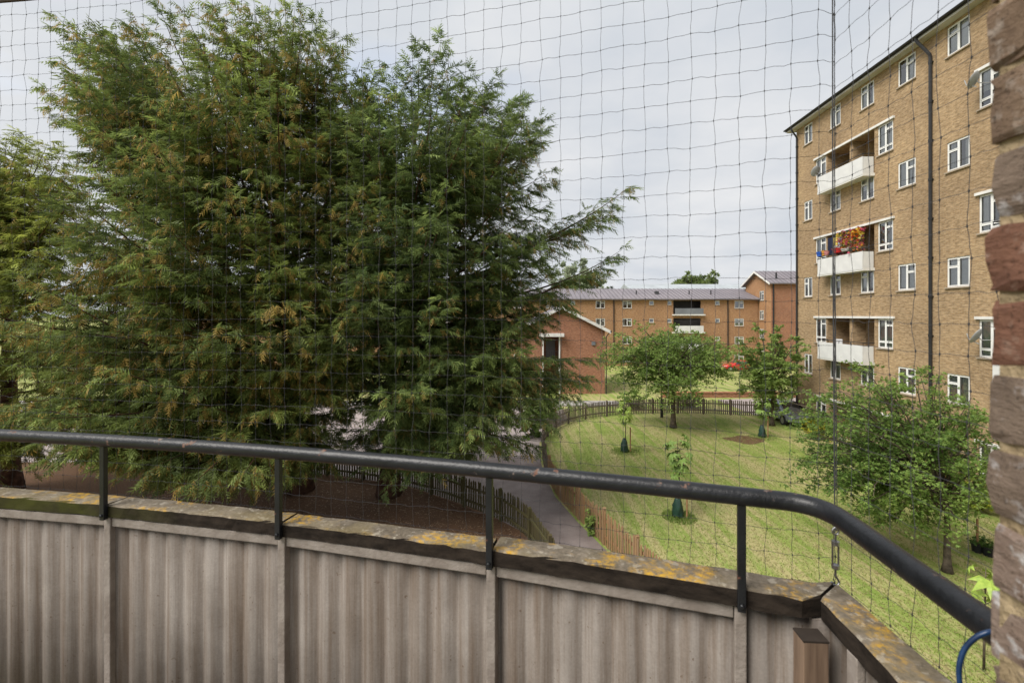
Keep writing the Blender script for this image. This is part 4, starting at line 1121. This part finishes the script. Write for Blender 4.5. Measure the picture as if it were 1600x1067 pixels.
tub('blue plastic tub on the middle balcony rail', 28.95, (.03, .12, .55), .42, .26)
tub('red plastic tub on the middle balcony rail', 27.3, (.60, .03, .03), .6, .24)
tub('pink plastic tub on the middle balcony rail', 28.3, (.62, .25, .25))
tub('white plastic tub on the middle balcony rail', 26.6, (.7, .7, .7), .5, .12)
tub('orange plastic tub on the middle balcony rail', 28.6, (.6, .28, .05), .28, .3)
# chairs on other balconies
def chair(label, s, z, y=.2):
    r_ = empty('folding_chair', TBW(s, y, z), TBROT + .5); tag(r_, label, 'chair')
    build('seat', MB().box((-.2, -.2, .43), (.2, .2, .46)), MAT['white_panel'], r_); build('backrest', MB().box((-.2, -.2, .5), (.2, -.17, 1.15)), MAT['white_panel'], r_)
    for sx in (-.19, .17):
        for sy in (-.2, .18): build('leg', MB().box((sx, sy, 0), (sx + .02, sy + .02, .43)), MAT['black_metal'], r_)
chair('white chair on the top balcony of the tower block', 27.8, 15.3)
chair('white chair on the lowest projecting balcony of the tower block', 28.0, 4.8)

# ------------------------------------------------------------------ own balcony (near): plan curve of the bowed front
def fc(x): return 1.31 - .28*x - .035*x*x
def fnorm(x):
    d = Vector((1, -.28 - .07*x, 0)).normalized(); return Vector((-d.y, d.x, 0))     # outward
def fp(x, off=0.0, z=0.0):
    p = Vector((x, fc(x), z)) + fnorm(x) * off; return p
ZC_TOP = CAMZ - .685        # coping top
ZC_BOT = CAMZ - .730
ZRAIL = CAMZ - .45
FLOOR = CAMZ - 1.60
XPOST = [-2.90, -2.19, -1.472, -.768, -.064, .573]
INC = Vector((.748, 1.105, 0)); OUTC = Vector((.832, 1.170, 0))      # inner and outer coping corner
SIN0 = Vector((.690, .478, 0)); SOUT0 = Vector((.815, .478, 0))      # side coping at the wall

def coping_material():
    n = N('lichen_coping'); n.set(Roughness=.95); n.b.inputs['Specular IOR Level'].default_value = .12
    co = n.coord()
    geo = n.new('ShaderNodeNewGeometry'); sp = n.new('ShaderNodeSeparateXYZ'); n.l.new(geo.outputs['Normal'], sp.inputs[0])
    base = n.ramp(n.noise(co, 9, 6, .65), [(.3, (.105, .085, .062)), (.7, (.235, .20, .155))])
    fine = n.ramp(n.noise(co, 90, 3, .6), [(.3, .7), (.7, 1.2)])
    base = n.mix(1.0, base, fine, 'MULTIPLY')
    pale = n.ramp(n.noise(co, 34, 5, .6), [(.56, 0.0), (.62, .8)])
    ylw = n.math('MULTIPLY', n.ramp(n.noise(co, 7.5, 3, .6), [(.50, 0.0), (.60, 1.0)]), n.ramp(n.noise(co, 55, 6, .75), [(.44, 0.0), (.60, 1.0)]))
    c = n.mix(n.math('MULTIPLY', pale, .55), base, (.43, .39, .32))
    c = n.mix(ylw, c, (.47, .275, .035))
    olive = n.ramp(n.noise(co, 5, 4, .6), [(.45, 0.0), (.62, .7)])
    c = n.mix(n.math('MULTIPLY', olive, .5), c, (.19, .145, .045))
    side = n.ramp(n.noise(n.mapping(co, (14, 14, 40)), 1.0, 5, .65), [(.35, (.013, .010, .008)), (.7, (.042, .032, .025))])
    moss = n.ramp(n.noise(n.mapping(co, (1, 1, 1), loc=(.2, .1, 0)), 3.2, 4), [(.55, 0.0), (.68, .8)])
    sx = n.new('ShaderNodeSeparateXYZ'); n.l.new(co, sx.inputs[0])
    moss = n.math('MULTIPLY', n.ramp(n.math('MULTIPLY', n.math('ADD', sx.outputs[0], 3.0), .25), [(.36, 1.0), (.46, 0.0)]), n.ramp(n.noise(co, 4, 4), [(.40, 0.0), (.6, .9)]))
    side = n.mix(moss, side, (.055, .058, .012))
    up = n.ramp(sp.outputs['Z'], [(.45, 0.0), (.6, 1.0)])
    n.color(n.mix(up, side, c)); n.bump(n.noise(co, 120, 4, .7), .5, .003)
    return n.m
MAT['coping'] = coping_material()
def panel_material():
    n = N('weathered_cement_panel'); n.set(Roughness=.85); n.b.inputs['Specular IOR Level'].default_value = .15
    co = n.coord('Object')
    base = n.ramp(n.noise(co, 5, 5, .6), [(.3, (.172, .150, .132)), (.7, (.252, .225, .202))])
    run = n.ramp(n.noise(n.mapping(co, (34, 34, .9)), 1.0, 6, .7), [(.40, 0.0), (.66, .8)])
    c = n.mix(run, base, (.105, .074, .052))
    sp = n.ramp(n.noise(co, 70, 2, .5), [(.69, 0.0), (.75, .75)])
    c = n.mix(sp, c, (.095, .065, .045))
    fine = n.ramp(n.noise(co, 160, 3, .6), [(.3, .9), (.7, 1.07)])
    n.color(n.mix(1.0, c, fine, 'MULTIPLY')); n.bump(n.noise(co, 60, 4), .15, .003)
    return n.m
MAT['panel'] = panel_material()
MAT['panel_frame'] = simple('pale_frame_paint', (.285, .25, .222), (.20, .168, .145), 14, .75, .25, bump=.3, bscale=70)

PAR = empty('balcony_parapet', (0, 1.3, FLOOR)); tag(PAR, 'near balcony parapet of corrugated grey-beige panels under a lichen-covered coping', 'balcony parapet')
po = Vector((0, 1.3, FLOOR))
# corrugated panels between the posts
def corr_panel(a, b, parent, pitch=.082, amp=.0080, phase=0.0, z0=FLOOR - .1, z1=ZC_BOT - .002):
    a, b = Vector(a), Vector(b); L = (b - a).length; d = (b - a) / L; nn = Vector((-d.y, d.x, 0))
    mb = MB(); k = max(2, int(L / .0055)); rows = []
    for i in range(k + 1):
        u = L * i / k; w = 2*math.pi*(u / pitch) + phase
        off = amp * (.45 * (1 - 2 * abs(math.sin(w / 2))) + .55 * math.cos(w))
        p = a + d*u + nn * (off + .028) - po
        mb.v += [(p.x, p.y, z0 - po.z), (p.x, p.y, z1 - po.z)]
    for i in range(k): mb.f.append((2*i, 2*i+2, 2*i+3, 2*i+1))
    o = build('corrugated_panel', mb, MAT['panel'], parent, smooth=True)
    m = o.modifiers.new('solid', 'SOLIDIFY'); m.thickness = .007; m.offset = 1
    return o
for i in range(len(XPOST)):
    x0 = XPOST[i]; x1 = XPOST[i+1] if i + 1 < len(XPOST) else INC.x - .004
    a, b_ = fp(x0, .012), fp(x1, .012)
    d = (b_ - a).normalized()
    corr_panel(a + d * .004, b_ - d * (.004 if i + 1 < len(XPOST) else -.01), PAR, phase=i * 1.3)
    # frame post and head rail
    def bar(name, p, q, w, h0, h1, mat, off=0.0):
        p, q = Vector(p), Vector(q); L = (q-p).length; ang = math.atan2((q-p).y, (q-p).x)
        return build(name, MB().box((0, off, h0), (L, off + w, h1)), mat, PAR, Vector((p.x - po.x, p.y - po.y, 0)), (0, 0, ang), bevel=.003)
    if i > 0: bar('frame_post', a - d*.014, a + d*.014, .03, -.1, ZC_BOT - .003 - FLOOR, MAT['panel_frame'], -.006)
    if i < len(XPOST) - 1: bar('head_rail', a + d*.0155, b_ - d*.0155, .022, ZC_BOT - .036 - FLOOR, ZC_BOT - .004 - FLOOR, MAT['panel_frame'], -.001)
# side panels
sd = (SIN0 - INC).normalized(); sn = Vector((-sd.y, sd.x, 0))
build('side_panel', MB().box((0, .018, -.1), ((SIN0-INC).length, .026, ZC_BOT - .004 - FLOOR)), MAT['panel'], PAR, Vector((INC.x - po.x, INC.y - po.y, 0)), (0, 0, math.atan2(sd.y, sd.x)))
for k in (.10, .36): build('frame_post', MB().box((k, .0, -.1), (k + .035, .0175, ZC_BOT - .004 - FLOOR)), MAT['panel_frame'], PAR, Vector((INC.x - po.x, INC.y - po.y, 0)), (0, 0, math.atan2(sd.y, sd.x)), bevel=.002)
build('corner_post', MB().box((-.018, -.004, -.1), (.02, .045, ZC_BOT - .005 - FLOOR)), MAT['panel_frame'], PAR, Vector((INC.x - po.x, INC.y - po.y, 0)), (0, 0, R(-12)))
# coping stones
def coping(inner, outer, zt, zb, parent, seed):
    rg = random.Random(seed); mb = MB(); n = len(inner)
    for k in range(n):
        for p, z in ((inner[k], zb), (inner[k], zt - .004), (inner[k].lerp(outer[k], .05), zt), (outer[k].lerp(inner[k], .05), zt - .002), (outer[k], zt - .007), (outer[k], zb)):
            j = Vector((rg.gauss(0, .0009), rg.gauss(0, .0009), rg.gauss(0, .0009)))
            mb.v.append(tuple(Vector((p.x, p.y, z)) - po + j))
    for k in range(n - 1):
        for i in range(6): mb.f.append((k*6+i, (k+1)*6+i, (k+1)*6+(i+1) % 6, k*6+(i+1) % 6))
    mb.f.append(tuple(reversed(range(6)))); mb.f.append(tuple((n-1)*6 + i for i in range(6)))
    return build('coping_stone', mb, MAT['coping'], parent, smooth=False)
def span(x0, x1, off, n=26): return [fp(x0 + (x1-x0)*k/n, off) for k in range(n+1)]
CW = .088
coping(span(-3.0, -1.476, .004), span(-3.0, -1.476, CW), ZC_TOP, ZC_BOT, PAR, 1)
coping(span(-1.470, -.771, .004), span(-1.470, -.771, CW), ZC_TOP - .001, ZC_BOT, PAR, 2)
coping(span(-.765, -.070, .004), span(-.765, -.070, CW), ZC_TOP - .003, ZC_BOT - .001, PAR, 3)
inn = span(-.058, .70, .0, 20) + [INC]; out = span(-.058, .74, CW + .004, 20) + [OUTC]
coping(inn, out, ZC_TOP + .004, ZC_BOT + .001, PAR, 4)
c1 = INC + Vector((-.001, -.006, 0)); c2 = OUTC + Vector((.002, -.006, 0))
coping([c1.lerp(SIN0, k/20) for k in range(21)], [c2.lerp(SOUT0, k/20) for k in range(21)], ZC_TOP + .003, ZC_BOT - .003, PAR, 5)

fl = build('balcony_floor', MB().box((-3.2, -1.4, FLOOR - .16), (1.1, 1.25, FLOOR - .02)), simple('balcony_screed', (.25, .23, .21), None, 3, .9)); fl['kind'] = 'structure'

# handrail
def rail_material():
    n = N('chipped_black_paint'); n.set(Roughness=.36); n.b.inputs['Specular IOR Level'].default_value = .42
    co = n.coord()
    c = n.ramp(n.noise(co, 14, 4), [(.3, (.006, .0065, .008)), (.7, (.014, .015, .018))])
    chip = n.ramp(n.noise(co, 21, 5, .6), [(.632, 0.0), (.675, .9)])
    rust = n.ramp(n.noise(co, 60, 3), [(.4, (.15, .062, .036)), (.65, (.20, .165, .14))])
    n.color(n.mix(chip, c, rust))
    n.l.new(n.ramp(chip, [(0, .36), (1, .9)]), n.b.inputs['Roughness'])
    n.bump(n.noise(co, 30, 6, .65), .55, .005)
    return n.m
MAT['rail'] = rail_material()
HR_ = empty('handrail', (0, 1.3, ZRAIL)); tag(HR_, 'chipped black tubular handrail with bent corner and flat posts above the coping', 'handrail')
ho = Vector((0, 1.3, ZRAIL))
pts = [fp(-3.0 + 3.665*k/60, -.003) for k in range(61)]           # to x = .665
p_end = pts[-1]; B1 = Vector((.735, 1.075, 0)); p_side = Vector((.727, .985, 0)); p_wall = Vector((.672, .46, 0))
bend = [tuple(x) for x in bez(np.array(p_end), np.array(p_end.lerp(B1, .75)), np.array(p_side.lerp(B1, .75)), np.array(p_side), 12)][1:]
pts = pts + [Vector(b_) for b_ in bend] + [p_side.lerp(p_wall, k/10) for k in range(1, 11)]
build('top_rail', MB().tube([p - Vector((0, 1.3, 0)) for p in pts], .0222, 20), MAT['rail'], HR_, smooth=True)
for x in XPOST:
    a = math.atan2(-.28 - .07*x, 1)
    b_ = fp(x, -.004)
    build('post', MB().box((-.0095, -.009, -(.285)), (.0095, .007, -.012)), MAT['rail'], HR_, b_ - Vector((0, 1.3, 0)), (0, 0, a), bevel=.0015)
    build('bolt', MB().lathe([(.006, 0), (.006, .004), (.003, .006)], 8), MAT['rail'], HR_, fp(x, -.013) - Vector((0, 1.3, .268)), (R(90), 0, a))

# bird netting
MAT['net'] = simple('grey_net_twine', (.06, .06, .065), (.042, .042, .046), 30, .75, .3)
MAT['steel'] = simple('galvanised_steel', (.34, .34, .35), (.20, .20, .21), 40, .4, .5, .9)
PITCH = .0612
path = [fp(-3.3 + 4.12*k/300, CW + .012) for k in range(301)]
corner_i = None
oc = OUTC + Vector((.006, .012, 0))
path = [p for p in path if p.x < oc.x - .01] + [oc]
ncorner = len(path) - 1
path += [oc.lerp(SOUT0 + Vector((.012, 0, 0)), k/60) for k in range(1, 61)]
acc = [0.0]
for a, b_ in zip(path[:-1], path[1:]): acc.append(acc[-1] + (b_-a).length)
Lc = acc[ncorner]
def at(d):
    d = min(max(d, 0), acc[-1]); i = int(np.searchsorted(acc, d)); i = max(1, min(i, len(path)-1))
    t = (d - acc[i-1]) / max(acc[i]-acc[i-1], 1e-9); return path[i-1].lerp(path[i], t)
NET = empty('bird_netting', (0, 1.4, ZC_TOP)); tag(NET, 'grey square-mesh bird netting stretched above the handrail across the whole view', 'netting')
no = Vector((0, 1.4, ZC_TOP))
rgn = random.Random(17)
NR = 33
def net_panel(d0, d1, name):
    nc = int(round((d1 - d0) / PITCH)); K = {}
    for i in range(nc + 1):
        for j in range(NR + 1):
            d = d0 + (d1-d0)*i/nc + rgn.gauss(0, .0020) * (0 < i < nc)
            z = ZC_TOP - .004 + j * PITCH + rgn.gauss(0, .0018) + .002*math.sin(i*.37 + j*.8) + .006 * math.sin(i * .11 + j * .25) * min(1, j/4)
            p = at(d); K[i, j] = Vector((p.x, p.y, z)) + Vector((rgn.gauss(0, .001), rgn.gauss(0, .002), 0)) - no
    mb = MB(); r = .00060
    def strand(a, b_, horiz):
        m = a.lerp(b_, .35) + Vector((rgn.gauss(0, .0008), 0, rgn.gauss(0, .0008) + (.0012 if horiz else 0)))
        m2 = a.lerp(b_, .7) + Vector((rgn.gauss(0, .0008), 0, rgn.gauss(0, .0008) - (.0012 if horiz else 0)))
        mb.tube([a, m, m2, b_], r, 3, False)
    for i in range(nc + 1):
        for j in range(NR + 1):
            a = K[i, j]
            if i < nc: strand(a, K[i+1, j], True)
            if j < NR: strand(a, K[i, j+1], False)
            mb.tube([a - Vector((0, 0, .0032)), a, a + Vector((0, 0, .0032))], [.0008, .0017, .0008], 4, True)
    return build(name, mb, MAT['net'], NET)
net_panel(0.0, Lc, 'net_panel')
net_panel(Lc, acc[-1], 'net_panel')
cable = MB().tube([at(d) + Vector((0, 0, CAMZ + 1.275 + .012*math.sin(d*3))) - no for d in np.linspace(0, 1.6, 14)], .0065, 6)
build('head_rope', cable, simple('brown_rope', (.055, .038, .028), None, 60, .8), NET)
eye = MB().tube([(0, 0, 0), (0, 0, .012)], .0022, 6).tube([(.006*math.cos(t), 0, .018 + .006*math.sin(t)) for t in np.linspace(0, 6.28, 9)], .0016, 5).mesh('eye_screw', MAT['steel'])
for k in range(2, 40):
    d = Lc - k * PITCH * 3.1
    if d < 0: break
    link('eye_screw', eye, NET, at(d) - no + Vector((0, -.016, -.008)), (0, 0, k))
for k in range(1, 4): link('eye_screw', eye, NET, at(Lc + k * PITCH * 2.6) - no + Vector((-.014, 0, -.008)), (0, 0, k))

# tensioning wire with turnbuckle at the corner
TK = empty('turnbuckle', Vector((oc.x - .012, oc.y - .02, ZC_TOP))); tag(TK, 'steel turnbuckle and tension wire at the corner of the netting', 'turnbuckle')
rod = MB(); 
for sx in (-.0075, .0075): rod.tube([(sx, 0, .045), (sx, 0, .105)], .0024, 6)
rod.lathe([(.009, .040), (.009, .050), (.004, .052)], 8).lathe([(.004, .098), (.009, .100), (.009, .110)], 8)
build('body', rod, MAT['steel'], TK)
build('hook', MB().tube([(0, 0, .048), (0, 0, .022), (.006, 0, .012), (.010, 0, .004), (.004, 0, -.003), (-.008, 0, .0), (-.010, 0, .006)], .0028, 6), MAT['steel'], TK)
build('eye', MB().tube([(0, 0, .104), (0, 0, .128)], .0028, 6).tube([(.008*math.cos(t), 0, .135 + .009*math.sin(t)) for t in np.linspace(0, 6.28, 12)], .0024, 6), MAT['steel'], TK)
build('shackle', MB().tube([(0, .006*math.cos(t), .150 + .012*math.sin(t)) for t in np.linspace(0, 6.28, 12)], .0022, 6).tube([(0, 0, .158), (0, 0, .185)], .0035, 6), MAT['steel'], TK)
build('wire', MB().tube([(-.002, 0, .17), (-.004, .004, .9), (-.009, .0, 2.4)], .0016, 6), MAT['net'], TK)
build('wire', MB().tube([(.004, 0, .17), (.001, .004, .9), (-.004, .0, 2.4)], .0010, 6), MAT['net'], TK)

# timber offcut standing in the corner
def timber_material():
    n = N('sawn_timber'); n.set(Roughness=.8)
    co = n.coord(); g = n.noise(n.mapping(co, (60, 60, 3)), 1.0, 5, .6, .6)
    c = n.ramp(g, [(.3, (.10, .062, .040)), (.7, (.215, .145, .098))]); n.color(c); n.bump(g, .3, .002); return n.m
tb = build('timber_post', MB().box((-.028, -.022, 0), (.028, .022, CAMZ - .748 - FLOOR + .02)), timber_material(), None, (.697, 1.062, FLOOR - .02), (0, 0, R(-4)), bevel=.002)
tag(tb, 'short sawn timber post with dark top standing in the balcony corner', 'timber post')
build('end_cap', MB().box((-.0285, -.0225, 0), (.0285, .0225, .004)), simple('bitumen_end', (.035, .026, .02), None, 30, .8), tb, (0, 0, CAMZ - .748 - FLOOR + .0205))

# side wall of the recess with its bricks
def pier_brick_material(name, c1, c2, c3):
    n = N(name); n.set(Roughness=.92); n.b.inputs['Specular IOR Level'].default_value = .12
    co = n.coord('Object'); oi = n.new('ShaderNodeObjectInfo')
    ad = n.new('ShaderNodeVectorMath', operation='ADD'); n.l.new(co, ad.inputs[0]); n.l.new(oi.outputs['Location'], ad.inputs[1]); co = ad.outputs[0]
    c = n.ramp(n.noise(co, 22, 6, .65), [(.3, c2), (.7, c1)])
    c = n.mix(n.ramp(n.noise(co, 38, 5, .6), [(.55, 0.0), (.66, .75)]), c, c3)
    c = n.mix(n.ramp(n.noise(co, 150, 4, .7), [(.58, 0.0), (.66, .7)]), c, tuple(v * .4 for v in c2))
    n.color(c); n.bump(n.noise(n.mapping(co, (60, 60, 140)), 1.0, 5, .7), .9, .006); return n.m
PB = [pier_brick_material('pier_brick_brown', (.215, .150, .105), (.125, .085, .060), (.34, .29, .25)),
      pier_brick_material('pier_brick_grey', (.205, .155, .120), (.125, .092, .072), (.42, .40, .40)),
      pier_brick_material('pier_brick_red', (.205, .105, .070), (.125, .062, .044), (.27, .19, .15)),
      pier_brick_material('pier_brick_pale', (.26, .20, .165), (.165, .115, .09), (.55, .55, .56))]
BW = empty('brick_pier', (.490, .47, FLOOR)); tag(BW, 'weathered brown brick wall edge close at the right of the balcony', 'brick wall')
build('mortar_core', MB().box((.006, -1.9, -.1), (.9, -.007, 3.9)), simple('sandy_mortar', (.36, .28, .175), (.25, .19, .115), 30, .95, .1, bump=.8, bscale=120), BW)
rgb = random.Random(12)
def brick_mesh(L, mat, seed):
    """rough stretcher: left face in the y-z plane, end face at y = 0"""
    rg = random.Random(seed); mb = MB(); H, W = .065, .1025; ny, nz = 4, 3
    ys = [0] + [L*(k/ny) for k in range(1, ny)] + [L]; zs = [0, H*.12, H*.5, H*.88, H]
    def j(s=.0022): return rg.gauss(0, s)
    grid = {}
    for a, y in enumerate(ys):
        for b_, z in enumerate(zs):
            e = (.003 if b_ in (0, len(zs)-1) else 0) + (.003 if a in (0, len(ys)-1) else 0)
            grid[a, b_] = len(mb.v); mb.v.append((e + j(.0014), -y + (j(.002) if 0 < a else -abs(j(.003))), z + j(.0012)))
    for a in range(len(ys)-1):
        for b_ in range(len(zs)-1): mb.f.append((grid[a, b_], grid[a, b_+1], grid[a+1, b_+1], grid[a+1, b_]))
    n = len(mb.v); mb.v += [(W, 0, 0), (W, 0, H), (W, -L, 0), (W, -L, H)]
    mb.f.append(tuple([grid[0, b_] for b_ in range(len(zs))][::-1] + [n, n+1])[::1]); mb.f.append(tuple([grid[len(ys)-1, b_] for b_ in range(len(zs))] + [n+3, n+2]))
    mb.f.append(tuple([grid[a, len(zs)-1] for a in range(len(ys))] + [n+3, n+1])); mb.f.append(tuple([grid[a, 0] for a in range(len(ys))][::-1] + [n, n+2]))
    return mb.mesh('brick', mat, False)
bm_ = {(m, h, k): brick_mesh(.215 if h == 0 else .1025, PB[m], 5*m + 31*h + k) for m in range(4) for h in (0, 1) for k in range(3)}
zoff = (CAMZ - (575 - HY) / FPX * .476 - FLOOR) % .075
for c in range(-1, 50):
    z = zoff + c * .0752
    rel = CAMZ - FLOOR
    y = 0.0; h = c % 2; k = 0
    while y > -1.5:
        L = .1025 if (h == 1 and k == 0) else .215
        zz = z - rel
        if -.052 < zz < .025: m = 2 if k == 0 else rgb.choice([0, 1, 2])
        elif zz < -.12: m = rgb.choice([3, 3, 1])
        else: m = rgb.choice([0, 0, 1])
        link('brick', bm_[(m, 1 if L < .2 else 0, rgb.randrange(3))], BW, (rgb.gauss(0, .002), y + rgb.gauss(0, .0015), z), (rgb.gauss(0, .006), rgb.gauss(0, .006), rgb.gauss(0, .006)))
        y -= L + .0105; k += 1

# blue cable loop tied to the rail end
cp = [P(1566, 985, .60), P(1545, 987, .60), P(1524, 996, .605), P(1507, 1014, .61), P(1499, 1040, .61), P(1500, 1070, .61), P(1508, 1110, .60), P(1530, 1150, .59)]
dense = []
for i in range(len(cp)-1):
    p0, p1, p2, p3 = cp[max(i-1, 0)], cp[i], cp[i+1], cp[min(i+2, len(cp)-1)]
    for k in range(6):
        t = k/6; dense.append(0.5*((2*p1) + (p2-p0)*t + (2*p0-5*p1+4*p2-p3)*t*t + (3*p1-p0-3*p2+p3)*t**3))
cb = build('blue_cable', MB().tube(dense, .0032, 10), simple('blue_cable_sheath', (.010, .045, .13), (.006, .02, .06), 40, .35, .5), None, smooth=True)
tag(cb, 'loop of dark blue cable tied by the rail end at the brick wall', 'cable')

# ------------------------------------------------------------------ grass, clippings, bark chips
def scatter_tris(name, n, area, seed, size, mat, cols, flat=False, mask=None, label=None):
    rs = np.random.RandomState(seed)
    x = rs.uniform(area[0], area[1], n); y = area[2] + (area[3]-area[2]) * rs.rand(n) ** 1.4
    if mask is not None:
        k = mask(x, y); x, y = x[k], y[k]
    n = len(x); h = size * rs.uniform(.6, 1.5, n); a = rs.uniform(0, 6.28, n)
    dx, dy = np.cos(a), np.sin(a); w = h * (.22 if not flat else .16)
    lean = rs.normal(size=(n, 2)) * .5
    z0 = np.full(n, .004) if not flat else rs.uniform(.012, .03, n)
    V = np.zeros((n, 3, 3))
    V[:, 0] = np.stack([x - dx*w, y - dy*w, z0], 1); V[:, 1] = np.stack([x + dx*w, y + dy*w, z0], 1)
    if flat: V[:, 2] = np.stack([x - dy*h*2, y + dx*h*2, z0 + rs.uniform(0, .02, n)], 1)
    else: V[:, 2] = np.stack([x + lean[:, 0]*h, y + lean[:, 1]*h, z0 + h], 1)
    c = np.array(cols)[rs.randint(0, len(cols), n)] * (1 + rs.normal(size=(n, 1)) * .15)
    me = np_mesh(name, V.reshape(-1, 3), np.arange(n*3).reshape(-1, 3), mat, np.clip(c, .005, 1).repeat(3, 0))
    o = link(name, me); tag(o, label, name.split('_')[-1], kind='stuff'); return o
fx = np.array([p[0] for p in LAWN_F]); fy = np.array([p[1] for p in LAWN_F])
lfx = np.array([p[0] for p in LEFT_F]); lfy = np.array([p[1] for p in LEFT_F])
def on_lawn(x, y):
    o = np.argsort(fy[:9]); return x > np.interp(y, fy[:9], fx[:9]) + .06
scatter_tris('lawn_grass', 120000, (1.5, 17.5, 8.5, 33), 5, .038, MAT['leaves'], [(.18, .26, .05), (.25, .32, .07), (.31, .35, .10), (.38, .34, .15)], mask=on_lawn, label='short mown grass of the lawn')
scatter_tris('dry_clippings', 26000, (2, 17.5, 8.5, 32), 6, .045, MAT['leaves'], [(.36, .30, .15), (.30, .24, .12), (.42, .36, .20)], flat=True, mask=on_lawn, label='dry straw-coloured clippings lying on the lawn')
def in_mulch(x, y):
    o = np.argsort(lfy[:6]); return (x < np.interp(y, lfy[:6], lfx[:6]) - .08)
scatter_tris('bark_chips', 34000, (-16, 2.5, 9, 20.5), 7, .055, MAT['leaves'], [(.24, .14, .08), (.16, .09, .05), (.38, .26, .16), (.07, .04, .03), (.50, .38, .25)], flat=True, mask=in_mulch, label='bark chips and dead needles on the brown bed')
rs = np.random.RandomState(3)
def tuft(label, c, r, n, h, seed):
    rs = np.random.RandomState(seed); a = rs.uniform(0, 6.28, n); q = r * np.sqrt(rs.rand(n))
    pos = np.stack([c[0] + q*np.cos(a), c[1] + q*np.sin(a), np.zeros(n)], 1)
    V = np.zeros((n, 3, 3)); hh = h * rs.uniform(.5, 1.3, n) * (1.1 - .6*(q/r)); b_ = rs.uniform(0, 6.28, n)
    w = .012
    V[:, 0] = pos + np.stack([np.cos(b_)*w, np.sin(b_)*w, 0*b_], 1); V[:, 1] = pos - np.stack([np.cos(b_)*w, np.sin(b_)*w, 0*b_], 1)
    V[:, 2] = pos + np.stack([rs.normal(size=n)*.5*hh, rs.normal(size=n)*.5*hh, hh], 1)
    col = np.array([(.14, .23, .04), (.19, .28, .06), (.24, .32, .08)])[rs.randint(0, 3, n)].repeat(3, 0)
    tag(link('grass_tuft', np_mesh('grass_tuft', V.reshape(-1, 3), np.arange(n*3).reshape(-1, 3), MAT['leaves'], col)), label, 'grass', kind='stuff')
tuft('long green grass round the nearest watering bag', pS2, .62, 900, .20, 1)
tuft('long green grass round the farther watering bag', pS1, .8, 700, .16, 2)
tuft('long green grass round the far right watering bag', pS3, .8, 500, .16, 4)
